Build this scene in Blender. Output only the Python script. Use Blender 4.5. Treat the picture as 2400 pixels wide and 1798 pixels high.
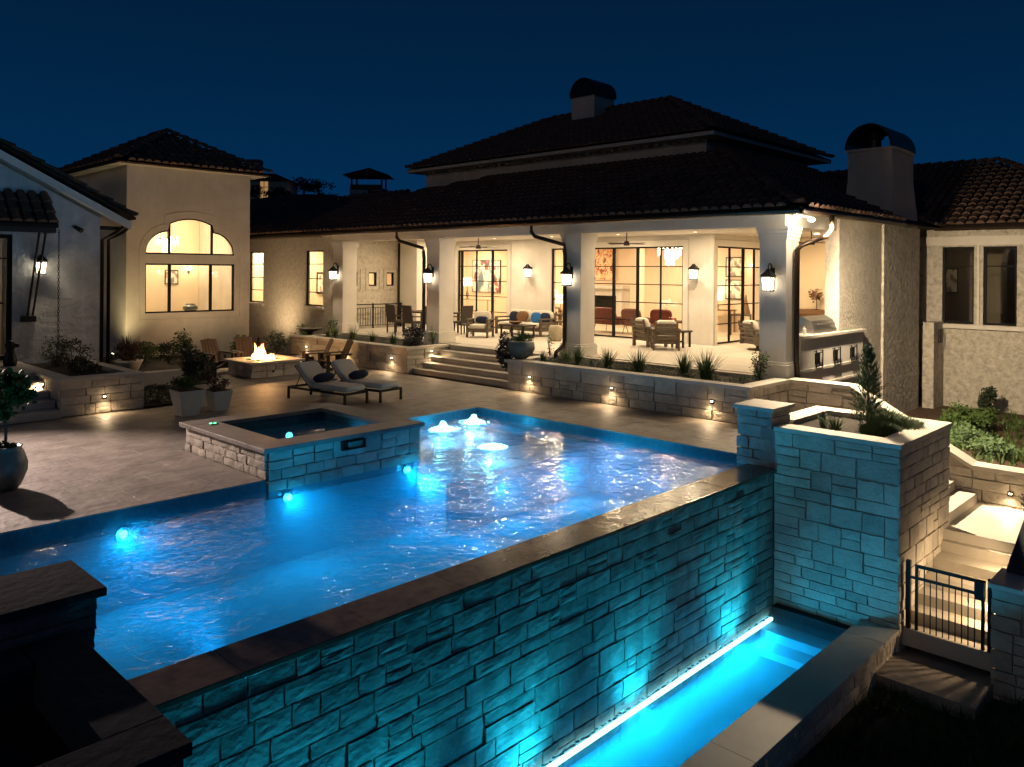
import bpy, bmesh, math, random
from mathutils import Vector, Matrix, Euler, noise
for o in list(bpy.data.objects): bpy.data.objects.remove(o)
SC = bpy.context.scene
COL = SC.collection
R = math.radians
PI = math.pi

# ------------------------------------------------------------------ camera
CAMZ = 3.0
cam_d = bpy.data.cameras.new('camera')
cam = bpy.data.objects.new('camera', cam_d)
COL.objects.link(cam)
th = R(44); fw = Vector((math.cos(th), math.sin(th), 0)); rt = Vector((math.sin(th), -math.cos(th), 0)); up = Vector((0, 0, 1))
roll = .0075
r_ = (rt + roll * up).normalized(); u_ = (up - roll * rt).normalized(); b_ = -fw
cam.matrix_world = Matrix(((r_.x, u_.x, b_.x, 0), (r_.y, u_.y, b_.y, 0), (r_.z, u_.z, b_.z, CAMZ), (0, 0, 0, 1)))
cam_d.sensor_width = 36; cam_d.lens = 36 * 1864 / 2400
cam_d.shift_y = -263 / 2400
cam_d.clip_start = .05; cam_d.clip_end = 3000
SC.camera = cam
# ------------------------------------------------------------------ night sky
w = bpy.data.worlds.new('World'); SC.world = w; w.use_nodes = True
nt = w.node_tree; nt.nodes.clear()
out = nt.nodes.new('ShaderNodeOutputWorld'); bg = nt.nodes.new('ShaderNodeBackground')
tc = nt.nodes.new('ShaderNodeTexCoord'); sp = nt.nodes.new('ShaderNodeSeparateXYZ'); cr = nt.nodes.new('ShaderNodeValToRGB')
nt.links.new(tc.outputs['Generated'], sp.inputs[0]); nt.links.new(sp.outputs['Z'], cr.inputs[0])
cr.color_ramp.elements[0].position = 0.0; cr.color_ramp.elements[0].color = (.0008, .030, .092, 1)
cr.color_ramp.elements[1].position = 1.0; cr.color_ramp.elements[1].color = (.0006, .004, .016, 1)
for p_, c_ in ((.10, (.0007, .027, .086, 1)), (.22, (.0007, .019, .062, 1)), (.36, (.0007, .0125, .041, 1))):
    e_ = cr.color_ramp.elements.new(p_); e_.color = c_
nt.links.new(cr.outputs[0], bg.inputs[0]); nt.links.new(bg.outputs[0], out.inputs[0])
bg.inputs[1].default_value = .55
sun_d = bpy.data.lights.new('added_fill_sun', 'SUN'); sun_d.energy = .042; sun_d.angle = R(3); sun_d.color = (1, .80, .62)  # added warm low fill for roofs and walls facing the camera
sun = bpy.data.objects.new('added_fill_sun', sun_d); COL.objects.link(sun); sun.rotation_euler = Vector((.85, .16, -.17)).to_track_quat('-Z', 'Y').to_euler()
SC.render.engine = 'CYCLES'
SC.view_settings.view_transform = 'Standard'; SC.view_settings.look = 'None'
SC.view_settings.exposure = .75; SC.view_settings.gamma = 1; SC.view_settings.use_curve_mapping = False
SC.cycles.max_bounces = 7; SC.cycles.diffuse_bounces = 3; SC.cycles.glossy_bounces = 3
SC.cycles.transparent_max_bounces = 12; SC.cycles.sample_clamp_indirect = 3
SC.cycles.sample_clamp_direct = 0; SC.cycles.volume_bounces = 1
SC.cycles.caustics_reflective = False; SC.cycles.caustics_refractive = False

WARM = (1, .70, .40); WARM2 = (1, .78, .52); CYAN = (.015, .49, .97); TEAL = (.01, .57, .88); WARM3 = (1, .72, .44)

def lamp(kind, loc, power, color=WARM, size=.1, aim=None, spot=None, blend=1, name='lamp_light', parent=None, sx=None, sy=None):
    d = bpy.data.lights.new(name, kind); d.energy = power; d.color = color
    if kind == 'AREA':
        if sx: d.shape = 'RECTANGLE'; d.size = sx; d.size_y = sy
        else: d.shape = 'DISK'; d.size = size
    else: d.shadow_soft_size = size
    if kind == 'SPOT': d.spot_size = R(spot or 120); d.spot_blend = blend
    o = bpy.data.objects.new(name, d); COL.objects.link(o); o.location = loc
    if aim is not None:
        o.rotation_euler = (Vector(aim) - Vector(loc)).to_track_quat('-Z', 'Y').to_euler()
    return o

# ------------------------------------------------------------------ materials
def mat(name, c, rough=.7, c2=None, nscale=3, bump=0, bscale=None, metal=0, emit=None, estr=0, spec=.4, rnd=0, detail=5, c3=None, trans=0, streak=0):
    m = bpy.data.materials.new(name); m.use_nodes = True; n = m.node_tree; L = n.links
    b = n.nodes['Principled BSDF']
    b.inputs['Roughness'].default_value = rough; b.inputs['Metallic'].default_value = metal
    b.inputs['Specular IOR Level'].default_value = spec
    b.inputs['Base Color'].default_value = (*c, 1)
    if trans: b.inputs['Transmission Weight'].default_value = trans
    tcn = n.nodes.new('ShaderNodeTexCoord')
    geo = n.nodes.new('ShaderNodeNewGeometry')
    src = geo.outputs['Position']
    col = None
    if c2:
        nz = n.nodes.new('ShaderNodeTexNoise'); nz.inputs['Scale'].default_value = nscale; nz.inputs['Detail'].default_value = detail
        nz.inputs['Roughness'].default_value = .65
        L.new(src, nz.inputs['Vector'])
        rp = n.nodes.new('ShaderNodeValToRGB'); rp.color_ramp.elements[0].position = .33; rp.color_ramp.elements[1].position = .68
        rp.color_ramp.elements[0].color = (*c, 1); rp.color_ramp.elements[1].color = (*c2, 1)
        if c3:
            e = rp.color_ramp.elements.new(.5); e.color = (*c3, 1)
        L.new(nz.outputs['Fac'], rp.inputs[0]); col = rp.outputs[0]
    if streak and col:
        mp = n.nodes.new('ShaderNodeMapping'); mp.inputs['Scale'].default_value = (5, 5, .35); L.new(src, mp.inputs[0])
        sn = n.nodes.new('ShaderNodeTexNoise'); sn.inputs['Scale'].default_value = 1.3; sn.inputs['Detail'].default_value = 4; L.new(mp.outputs[0], sn.inputs['Vector'])
        sr = n.nodes.new('ShaderNodeMapRange'); sr.inputs['From Min'].default_value = .35; sr.inputs['From Max'].default_value = .7; sr.inputs['To Min'].default_value = 1 - streak; sr.inputs['To Max'].default_value = 1; L.new(sn.outputs['Fac'], sr.inputs['Value'])
        mu = n.nodes.new('ShaderNodeMix'); mu.data_type = 'RGBA'; mu.blend_type = 'MULTIPLY'; mu.inputs[0].default_value = 1
        L.new(col, mu.inputs[6]); L.new(sr.outputs[0], mu.inputs[7]); col = mu.outputs[2]
    if rnd:
        oi = n.nodes.new('ShaderNodeObjectInfo'); hs = n.nodes.new('ShaderNodeHueSaturation')
        mr = n.nodes.new('ShaderNodeMapRange'); mr.inputs['To Min'].default_value = 1 - rnd; mr.inputs['To Max'].default_value = 1 + rnd
        L.new(oi.outputs['Random'], mr.inputs['Value']); L.new(mr.outputs[0], hs.inputs['Value'])
        if col: L.new(col, hs.inputs['Color'])
        else: hs.inputs['Color'].default_value = (*c, 1)
        col = hs.outputs[0]
    if col: L.new(col, b.inputs['Base Color'])
    if bump:
        nb = n.nodes.new('ShaderNodeTexNoise'); nb.inputs['Scale'].default_value = bscale or 20; nb.inputs['Detail'].default_value = 6
        L.new(src, nb.inputs['Vector'])
        bp = n.nodes.new('ShaderNodeBump'); bp.inputs['Strength'].default_value = min(1, bump); bp.inputs['Distance'].default_value = .02 * max(1, bump)
        L.new(nb.outputs['Fac'], bp.inputs['Height']); L.new(bp.outputs[0], b.inputs['Normal'])
    if emit:
        b.inputs['Emission Color'].default_value = (*emit, 1); b.inputs['Emission Strength'].default_value = estr
    return m

def glassy(name, tint, f_base, rough, bump=0, bscale=8, ior=1.33, bdist=.02):
    """thin sheet: Fresnel mix of clear transmission and mirror reflection"""
    m = bpy.data.materials.new(name); m.use_nodes = True; n = m.node_tree; L = n.links
    n.nodes.clear()
    o = n.nodes.new('ShaderNodeOutputMaterial'); mx = n.nodes.new('ShaderNodeMixShader')
    t = n.nodes.new('ShaderNodeBsdfTransparent'); g = n.nodes.new('ShaderNodeBsdfGlossy'); f = n.nodes.new('ShaderNodeFresnel')
    gb = n.nodes.new('ShaderNodeNewGeometry'); mi = n.nodes.new('ShaderNodeMix')   # same reflectance from either side of the sheet
    mi.inputs[2].default_value = ior; mi.inputs[3].default_value = 1 / ior
    L.new(gb.outputs['Backfacing'], mi.inputs[0]); L.new(mi.outputs[0], f.inputs['IOR'])
    t.inputs[0].default_value = (*tint, 1); g.inputs['Roughness'].default_value = rough; f.inputs['IOR'].default_value = ior
    g.inputs['Color'].default_value = (.95, .97, 1, 1)
    L.new(t.outputs[0], mx.inputs[1]); L.new(g.outputs[0], mx.inputs[2]); L.new(mx.outputs[0], o.inputs[0]); L.new(f.outputs[0], mx.inputs[0])
    if bump:
        geo = n.nodes.new('ShaderNodeNewGeometry')
        a = n.nodes.new('ShaderNodeTexNoise'); a.inputs['Scale'].default_value = bscale; a.inputs['Detail'].default_value = 3; a.inputs['Distortion'].default_value = .6
        b2 = n.nodes.new('ShaderNodeTexNoise'); b2.inputs['Scale'].default_value = bscale * .22; b2.inputs['Detail'].default_value = 1
        ad = n.nodes.new('ShaderNodeMath'); ad.operation = 'MULTIPLY_ADD'; ad.inputs[1].default_value = 2.2
        L.new(geo.outputs['Position'], a.inputs['Vector']); L.new(geo.outputs['Position'], b2.inputs['Vector'])
        L.new(b2.outputs['Fac'], ad.inputs[0]); L.new(a.outputs['Fac'], ad.inputs[2])
        bp = n.nodes.new('ShaderNodeBump'); bp.inputs['Strength'].default_value = bump; bp.inputs['Distance'].default_value = bdist
        L.new(ad.outputs[0], bp.inputs['Height'])
        L.new(bp.outputs[0], g.inputs['Normal']); L.new(bp.outputs[0], f.inputs['Normal'])
    return m

def watery(m, dens, col, aniso=.3):
    n = m.node_tree; v = n.nodes.new('ShaderNodeVolumePrincipled'); v.inputs['Density'].default_value = dens; v.inputs['Color'].default_value = (*col, 1); v.inputs['Anisotropy'].default_value = aniso
    o = [q for q in n.nodes if q.type == 'OUTPUT_MATERIAL'][0]; n.links.new(v.outputs[0], o.inputs['Volume'])

def emis(name, c, s):
    m = bpy.data.materials.new(name); m.use_nodes = True; n = m.node_tree; n.nodes.clear()
    o = n.nodes.new('ShaderNodeOutputMaterial'); e = n.nodes.new('ShaderNodeEmission')
    e.inputs[0].default_value = (*c, 1); e.inputs[1].default_value = s; n.links.new(e.outputs[0], o.inputs[0]); return m

M = {}
M['white'] = mat('white_stucco', (.66, .62, .55), .8, (.76, .72, .65), 1.1, .35, 40, streak=.04)
M['cream'] = mat('cream_stucco', (.47, .42, .34), .85, (.62, .56, .47), .8, .5, 30, streak=.05)
M['tan'] = mat('limestone_render', (.45, .41, .33), .88, (.62, .57, .47), 7, 1.2, 14, c3=(.55, .50, .41))
M['rough'] = mat('rough_limestone_render', (.32, .285, .23), .9, (.58, .53, .44), 6, 2.6, 8, c3=(.46, .42, .34))
M['greywall'] = mat('whitewashed_stone', (.44, .47, .48), .85, (.58, .61, .62), 2.4, 2.2, 7, streak=.15)  # slight blue in the colour stands for teal light on whitish stone
M['stone'] = mat('split_limestone', (.42, .38, .31), .8, (.60, .55, .46), 4, .8, 22, rnd=.2, c3=(.52, .47, .39))
M['stonew'] = mat('wet_split_limestone', (.30, .29, .25), .6, (.46, .43, .37), 5, .5, 18, streak=.35, rnd=.2, c3=(.38, .36, .31))
M['mortar'] = mat('mortar', (.20, .18, .15), .9, (.26, .24, .20), 8)
M['mortarlight'] = mat('light_mortar', (.33, .30, .25), .9, (.40, .36, .30), 8)
M['stone_shade'] = mat('shaded_split_stone', (.10, .10, .095), .7, (.16, .16, .15), 5, .7, 18, rnd=.15)  # split limestone darkened; shade of the near left corner put into its colour
M['coping'] = mat('smooth_limestone_coping', (.56, .51, .43), .6, (.64, .59, .50), 3, .12, 60)
M['wetcoping'] = mat('wet_dark_coping', (.085, .062, .045), .2, (.17, .13, .095), 5, .12, 8, spec=.6)
M['darkshade'] = mat('dark_shaded_stone', (.030, .038, .044), .75, (.045, .055, .062), 6, .4, 12, spec=.1)  # shade of left caps and stair wall in the colour; basin ledge dark itself
M['paver'] = mat('stamped_paver', (.20, .17, .145), .55, (.36, .315, .27), 2.4, .8, 8, rnd=.04, c3=(.275, .24, .205), spec=.4)
M['joint'] = mat('paver_joint', (.17, .15, .125), .9)
M['slab'] = mat('honed_limestone_slab', (.56, .52, .44), .5, (.63, .58, .50), 1.5, .1, 40, rnd=.04)
M['step'] = mat('limestone_step', (.46, .42, .35), .65, (.55, .50, .42), 3, .2, 40)
M['tile'] = mat('clay_roof_tile', (.070, .040, .028), .7, (.13, .075, .052), 2.5, .4, 30, rnd=.35)
M['roofbase'] = mat('roof_underlay', (.018, .013, .010), .9)
M['mortarcap'] = mat('tile_mortar_plug', (.22, .20, .18), .9)
M['bronze'] = mat('dark_bronze', (.045, .030, .020), .35, metal=.6)
M['black'] = mat('black_steel', (.012, .012, .012), .45, metal=.3)
M['frame'] = mat('window_frame_black', (.012, .011, .010), .6, spec=.1)
M['wood'] = mat('weathered_teak', (.085, .064, .045), .7, (.13, .10, .07), 12, .2, 60)
M['redwood'] = mat('stained_brown_wood', (.035, .025, .022), .7, (.055, .04, .035), 14, .2, 60)
M['darkwood'] = mat('dark_brown_wood', (.035, .022, .016), .6)
M['cushion'] = mat('ivory_cushion', (.62, .57, .48), .9, (.68, .63, .54), 20, .15, 200)
M['grey'] = mat('light_grey_cushion', (.56, .53, .47), .9, (.62, .59, .53), 20, .15, 200)
M['navy'] = mat('navy_fabric', (.010, .016, .045), .9)
M['blue'] = mat('blue_fabric', (.02, .13, .36), .9)
M['throw'] = mat('woven_throw', (.30, .15, .06), .95, (.05, .03, .02), 40)
M['redfab'] = mat('rust_red_leather', (.15, .026, .014), .5, (.10, .018, .010), 5)
M['wicker'] = mat('dark_wicker', (.045, .036, .028), .8, (.08, .065, .05), 60, .8, 90)
M['dimwall'] = mat('dim_plaster', (.16, .13, .09), .9)
M['leaf'] = mat('green_leaf', (.035, .065, .018), .7, (.075, .12, .03), 6, spec=.15)
M['leafdk'] = mat('dark_leaf', (.016, .030, .016), .6, (.035, .055, .02), 6)
M['grass'] = mat('grass_blade', (.05, .10, .022), .6, (.12, .18, .045), 5)
M['conifer'] = mat('conifer_needle', (.04, .085, .03), .7, (.08, .13, .04), 6)
M['purple'] = mat('dark_purple_leaf', (.014, .011, .018), .6, (.03, .02, .03), 6)
M['redleaf'] = mat('reddish_leaf', (.05, .025, .016), .6, (.09, .045, .02), 6)
M['bark'] = mat('bark', (.06, .045, .03), .9, (.09, .07, .05), 20, .4, 40)
M['soil'] = mat('dark_soil', (.018, .013, .009), .95, (.035, .025, .018), 20, 1.2, 30)
M['mulch'] = mat('brown_mulch', (.04, .022, .014), .95, (.10, .055, .035), 14, 1.5, 25)
M['lawn'] = mat('night_lawn_soil', (.035, .042, .022), .95, (.06, .07, .035), 3, 1, 20)
M['pot'] = mat('glazed_pot', (.10, .12, .115), .4, (.16, .18, .165), 5, .2, 20)
M['whitepot'] = mat('white_planter', (.55, .53, .48), .7, (.62, .60, .55), 5, .1, 40)
M['stoneware'] = mat('stoneware', (.30, .26, .18), .6, (.45, .38, .26), 7, .3, 20)
M['plaster'] = mat('pool_plaster', (.08, .31, .39), .9, (.14, .40, .48), 1.3)
M['pooltile'] = mat('waterline_tile', (.05, .11, .14), .3, (.08, .17, .20), 12)
M['steel'] = mat('stainless_steel', (.55, .55, .55), .28, metal=1)
M['uplens'] = emis('lit_uplight', (1, .85, .5), 6)
M['dlens'] = emis('lit_downlight', (1, .8, .55), 3)
M['int'] = mat('interior_plaster', (.72, .56, .41), .9, (.76, .60, .45), 1)
M['inty'] = mat('interior_yellow_plaster', (.72, .60, .43), .9)
M['intfloor'] = mat('interior_floor', (.50, .42, .32), .4, (.58, .49, .38), 2)
M['ceil'] = mat('interior_ceiling', (.75, .68, .56), .9)
M['beige'] = mat('beige_upholstery', (.42, .36, .26), .9)
M['mirror'] = mat('aged_bronze', (.2, .13, .06), .4, metal=.6)
M['lampshade'] = mat('lamp_shade', (.8, .68, .5), .9, emit=(1, .72, .42), estr=2.2)
M['bulb'] = emis('lit_bulb', (1, .80, .52), 14)
M['crystal'] = emis('lit_crystal', (1, .86, .64), 5)
M['lens'] = emis('lit_lamp_lens', (1, .74, .42), 16)
M['flood'] = emis('lit_flood_lens', (1, .86, .62), 40)
M['lanternglass'] = emis('lit_lantern_glass', (1, .82, .58), 4.5)
M['poollens'] = emis('lit_pool_lens', (.10, .68, 1), 3.6)
M['poolrim'] = emis('lit_pool_lens_edge', (.02, .42, 1), .7)
M['strip'] = emis('lit_led_strip', (.45, .93, 1), 2.6)
M['led'] = emis('lit_green_led', (.1, 1, .35), 6)
M['farlight'] = emis('far_lit_window', (1, .55, .2), .22)
M['farlamp'] = emis('far_lit_lamp', (1, .42, .10), 9)
M['glass'] = glassy('window_glass', (.95, .96, .95), 0, .02, ior=1.35)
M['water'] = glassy('rippled_water', (.72, .93, .97), 0, .03, bump=.55, bscale=6.5, bdist=.045)
M['basinwater'] = glassy('basin_water', (.75, .95, 1), 0, .05, bump=.3, bscale=6, bdist=.03); watery(M['basinwater'], .5, (.30, .82, 1), .1)
M['poolwater'] = glassy('pool_water', (.85, .96, .98), 0, .03, bump=1, bscale=7, bdist=.018, ior=1.42); watery(M['poolwater'], .20, (.14, .68, .95), .2)
M['spillfoam'] = mat('spilling_foam', (.75, .85, .9), .6)
M['foam'] = mat('self_lit_foam', (.7, .85, .9), .5, trans=.3, emit=(.28, .85, 1), estr=1.7)  # own glow stands in for the lamps shining up through the foam
M['purpleflower'] = mat('purple_petal', (.10, .03, .35), .7)
M['rock'] = mat('lava_rock', (.05, .035, .03), .9, (.12, .07, .05), 30, .6, 40)
M['hill'] = mat('dark_hill', (.008, .011, .006), .95, (.014, .017, .009), .3)
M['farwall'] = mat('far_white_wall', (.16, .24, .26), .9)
M['brown'] = mat('brown_clay_sculpture', (.16, .085, .04), .7)

def flame_mat():
    m = bpy.data.materials.new('flame'); m.use_nodes = True; n = m.node_tree; n.nodes.clear(); L = n.links
    o = n.nodes.new('ShaderNodeOutputMaterial'); e = n.nodes.new('ShaderNodeEmission'); t = n.nodes.new('ShaderNodeBsdfTransparent'); mx = n.nodes.new('ShaderNodeMixShader')
    g = n.nodes.new('ShaderNodeNewGeometry'); s = n.nodes.new('ShaderNodeSeparateXYZ'); mr = n.nodes.new('ShaderNodeMapRange'); cr = n.nodes.new('ShaderNodeValToRGB')
    mr.inputs['From Min'].default_value = .5; mr.inputs['From Max'].default_value = .98
    L.new(g.outputs['Position'], s.inputs[0]); L.new(s.outputs['Z'], mr.inputs['Value']); L.new(mr.outputs[0], cr.inputs[0])
    cr.color_ramp.elements[0].color = (1, .62, .22, 1); cr.color_ramp.elements[1].color = (1, .16, .015, 1)
    L.new(cr.outputs[0], e.inputs[0]); e.inputs[1].default_value = 7
    lw = n.nodes.new('ShaderNodeLayerWeight'); lw.inputs[0].default_value = .35
    L.new(lw.outputs['Facing'], mx.inputs[0]); L.new(e.outputs[0], mx.inputs[1]); L.new(t.outputs[0], mx.inputs[2]); L.new(mx.outputs[0], o.inputs[0])
    return m
M['flame'] = flame_mat()

def art_mat(name, cols, scale, seed=0):
    m = bpy.data.materials.new(name); m.use_nodes = True; n = m.node_tree; L = n.links; b = n.nodes['Principled BSDF']
    g = n.nodes.new('ShaderNodeTexCoord'); v = n.nodes.new('ShaderNodeTexNoise'); v.inputs['Scale'].default_value = scale; v.inputs['Detail'].default_value = 4
    mp = n.nodes.new('ShaderNodeMapping'); mp.inputs['Location'].default_value = (seed, seed * .7, 0); mp.inputs['Scale'].default_value = (1, 1, .6)
    cr = n.nodes.new('ShaderNodeValToRGB'); cr.color_ramp.interpolation = 'CONSTANT'
    while len(cr.color_ramp.elements) < len(cols): cr.color_ramp.elements.new(.5)
    for i, c in enumerate(cols):
        cr.color_ramp.elements[i].position = .0 if i == 0 else .34 + .32 * i / (len(cols)); cr.color_ramp.elements[i].color = (*c, 1)
    L.new(g.outputs['Object'], mp.inputs[0]); L.new(mp.outputs[0], v.inputs['Vector']); L.new(v.outputs['Fac'], cr.inputs[0]); L.new(cr.outputs[0], b.inputs['Base Color'])
    b.inputs['Roughness'].default_value = .8
    return m
M['art1'] = art_mat('abstract_canvas_blue_red', [(.12, .18, .22), (.3, .36, .38), (.7, .65, .57), (.7, .65, .57), (.35, .10, .10), (.08, .08, .10)], 2.2, 3)
M['art2'] = art_mat('abstract_canvas_orange', [(.8, .6, .35), (.8, .66, .45), (.75, .25, .06), (.8, .7, .5), (.45, .08, .05), (.25, .12, .05)], 5, 1)
M['print'] = art_mat('framed_print', [(.75, .7, .6), (.75, .7, .6), (.72, .66, .55), (.35, .25, .2), (.2, .2, .22)], 6, 5)

# ------------------------------------------------------------------ mesh helpers
class B:
    def __init__(s): s.v = []; s.f = []
    def add(s, vs, fs):
        k = len(s.v); s.v += [tuple(p) for p in vs]; s.f += [tuple(i + k for i in f) for f in fs]; return s
    def box(s, x0, y0, z0, x1, y1, z1):
        if x0 > x1: x0, x1 = x1, x0
        if y0 > y1: y0, y1 = y1, y0
        if z0 > z1: z0, z1 = z1, z0
        return s.add([(x0, y0, z0), (x1, y0, z0), (x1, y1, z0), (x0, y1, z0), (x0, y0, z1), (x1, y0, z1), (x1, y1, z1), (x0, y1, z1)],
                     [(0, 3, 2, 1), (4, 5, 6, 7), (0, 1, 5, 4), (1, 2, 6, 5), (2, 3, 7, 6), (3, 0, 4, 7)])
    def boxr(s, c, size, rot):
        m = Euler(rot).to_matrix(); hx, hy, hz = [q / 2 for q in size]; c = Vector(c)
        vs = [c + m @ Vector((a * hx, b * hy, d * hz)) for d in (-1, 1) for a, b in ((-1, -1), (1, -1), (1, 1), (-1, 1))]
        return s.add(vs, [(0, 3, 2, 1), (4, 5, 6, 7), (0, 1, 5, 4), (1, 2, 6, 5), (2, 3, 7, 6), (3, 0, 4, 7)])
    def prism(s, poly, d):
        d = Vector(d); n = len(poly); vs = [Vector(p) for p in poly] + [Vector(p) + d for p in poly]
        return s.add(vs, [tuple(range(n))[::-1], tuple(range(n, 2 * n))] + [(i, (i + 1) % n, n + (i + 1) % n, n + i) for i in range(n)])
    def tube(s, pts, r, n=8, cap=True):
        pts = [Vector(p) for p in pts]; rs = r if isinstance(r, (list, tuple)) else [r] * len(pts); rings = []
        for i, p in enumerate(pts):
            t = (pts[min(i + 1, len(pts) - 1)] - pts[max(i - 1, 0)]).normalized()
            a = t.orthogonal().normalized() if abs(t.z) < .99 else Vector((1, 0, 0))
            if abs(t.z) < .99: a = t.cross(Vector((0, 0, 1))).normalized()
            b = t.cross(a).normalized()
            rings.append([p + (a * math.cos(2 * PI * j / n) + b * math.sin(2 * PI * j / n)) * rs[i] for j in range(n)])
        vs = [q for rg in rings for q in rg]; fs = []
        for i in range(len(pts) - 1):
            for j in range(n):
                k = (j + 1) % n; fs.append((i * n + j, i * n + k, (i + 1) * n + k, (i + 1) * n + j))
        if cap: fs.append(tuple(range(n))[::-1]); fs.append(tuple((len(pts) - 1) * n + j for j in range(n)))
        return s.add(vs, fs)
    def lathe(s, prof, c=(0, 0, 0), n=20):
        vs = []; fs = []
        for r, z in prof:
            for j in range(n): vs.append((c[0] + r * math.cos(2 * PI * j / n), c[1] + r * math.sin(2 * PI * j / n), c[2] + z))
        for i in range(len(prof) - 1):
            for j in range(n):
                k = (j + 1) % n; fs.append((i * n + j, i * n + k, (i + 1) * n + k, (i + 1) * n + j))
        fs.append(tuple(range(n))[::-1]); fs.append(tuple((len(prof) - 1) * n + j for j in range(n)))
        return s.add(vs, fs)
    def frustum(s, c, a0, a1, h):
        x, y, z = c
        return s.add([(x - a0, y - a0, z), (x + a0, y - a0, z), (x + a0, y + a0, z), (x - a0, y + a0, z), (x - a1, y - a1, z + h), (x + a1, y - a1, z + h), (x + a1, y + a1, z + h), (x - a1, y + a1, z + h)],
                     [(0, 3, 2, 1), (4, 5, 6, 7), (0, 1, 5, 4), (1, 2, 6, 5), (2, 3, 7, 6), (3, 0, 4, 7)])
    def pill(s, c, size, rot=(0, 0, 0), e=.35, n=16, m=10):
        """cushion: superellipsoid"""
        mm = Euler(rot).to_matrix(); c = Vector(c); vs = []; fs = []
        sg = lambda q, k: math.copysign(abs(q) ** k, q)
        for i in range(m + 1):
            ph = -PI / 2 + PI * i / m
            for j in range(n):
                t = 2 * PI * j / n
                vs.append(c + mm @ Vector((size[0] / 2 * sg(math.cos(ph), e) * sg(math.cos(t), e), size[1] / 2 * sg(math.cos(ph), e) * sg(math.sin(t), e), size[2] / 2 * sg(math.sin(ph), e * 1.6))))
        for i in range(m):
            for j in range(n):
                k = (j + 1) % n; fs.append((i * n + j, i * n + k, (i + 1) * n + k, (i + 1) * n + j))
        return s.add(vs, fs)
    def mesh(s, name, mt, smooth=False):
        me = bpy.data.meshes.new(name); me.from_pydata(s.v, [], s.f)
        bm = bmesh.new(); bm.from_mesh(me)
        bmesh.ops.remove_doubles(bm, verts=bm.verts, dist=1e-6)
        bm.to_mesh(me); bm.free()
        me.materials.append(mt if not isinstance(mt, str) else M[mt])
        if smooth: me.shade_smooth()
        return me
    def out(s, name, mt, parent=None, world=True, smooth=False, bev=0):
        off = Vector((0, 0, 0))
        if parent is not None and world:
            q = parent
            while q is not None: off += q.location; q = q.parent
        s.v = [(a - off.x, b - off.y, c - off.z) for a, b, c in s.v]
        o = bpy.data.objects.new(name, s.mesh(name, mt, smooth)); COL.objects.link(o); o.parent = parent
        if bev:
            md = o.modifiers.new('bevel', 'BEVEL'); md.width = bev; md.segments = 2; md.limit_method = 'ANGLE'
        return o

def thing(name, label, cat, loc=(0, 0, 0), rz=0, group=None):
    o = bpy.data.objects.new(name, None); COL.objects.link(o); o.location = loc; o.rotation_euler = (0, 0, rz)
    o.empty_display_size = .1
    o['label'] = label; o['category'] = cat
    if group: o['group'] = group
    return o
def tag(o, label, cat, group=None):
    o['label'] = label; o['category'] = cat
    if group: o['group'] = group
    return o
def struct(o): o['kind'] = 'structure'; return o
def stuff(o, label=None, cat=None):
    o['kind'] = 'stuff'
    if label: o['label'] = label
    if cat: o['category'] = cat
    return o
def dup(src, loc, rz=None, label=None, scale=None):
    def cp(o, par):
        c = o.copy(); COL.objects.link(c); c.parent = par
        for ch in [k for k in KIDS.get(o.name, [])]: cp(ch, c)
        return c
    build_kids()
    r = cp(src, None); r.location = loc
    if rz is not None: r.rotation_euler = (0, 0, rz)
    if label: r['label'] = label
    if scale: r.scale = scale if isinstance(scale, (tuple, list)) else (scale,) * 3
    return r
KIDS = {}
def build_kids():
    KIDS.clear()
    for o in COL.objects:
        if o.parent: KIDS.setdefault(o.parent.name, []).append(o)
def rel(parent, v):
    off = Vector((0, 0, 0)); q = parent
    while q is not None: off += q.location; q = q.parent
    return Vector(v) - off

# split stones: unit meshes 1 x 1 (width x height), front at -y
def stone_meshes(mname, n=8, seed=1):
    rnd = random.Random(seed); res = []
    for k in range(n):
        N = 3; vs = []; fs = []; idx = {}
        for j in range(N + 1):
            for i in range(N + 1):
                x = i / N; z = j / N; edge = i in (0, N) or j in (0, N)
                if edge:
                    x += rnd.uniform(.0, .035) if i == 0 else (-rnd.uniform(.0, .035) if i == N else rnd.uniform(-.03, .03))
                    z += rnd.uniform(.0, .06) if j == 0 else (-rnd.uniform(.0, .06) if j == N else rnd.uniform(-.03, .03))
                    y = -rnd.uniform(.80, .9)
                else:
                    x += rnd.uniform(-.12, .12); z += rnd.uniform(-.12, .12); y = -rnd.uniform(.93, 1.0)
                idx[i, j] = len(vs); vs.append((x, y, z))
        for j in range(N):
            for i in range(N): fs.append((idx[i, j], idx[i + 1, j], idx[i + 1, j + 1], idx[i, j + 1]))
        ring = [(i, 0) for i in range(N)] + [(N, j) for j in range(N)] + [(i, N) for i in range(N, 0, -1)] + [(0, j) for j in range(N, 0, -1)]
        back = []
        for (i, j) in ring:
            v = vs[idx[i, j]]; back.append(len(vs)); vs.append((v[0], 0, v[2]))
        for a in range(len(ring)):
            b = (a + 1) % len(ring); fs.append((idx[ring[b]], idx[ring[a]], back[a], back[b]))
        me = bpy.data.meshes.new('stone'); me.from_pydata(vs, [], fs); me.materials.append(M[mname]); res.append(me)
    return res
STONES = {'stone_shade': stone_meshes('stone_shade', 5, 8), 'stone': stone_meshes('stone'), 'stonew': stone_meshes('stonew', seed=5)}

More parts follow.
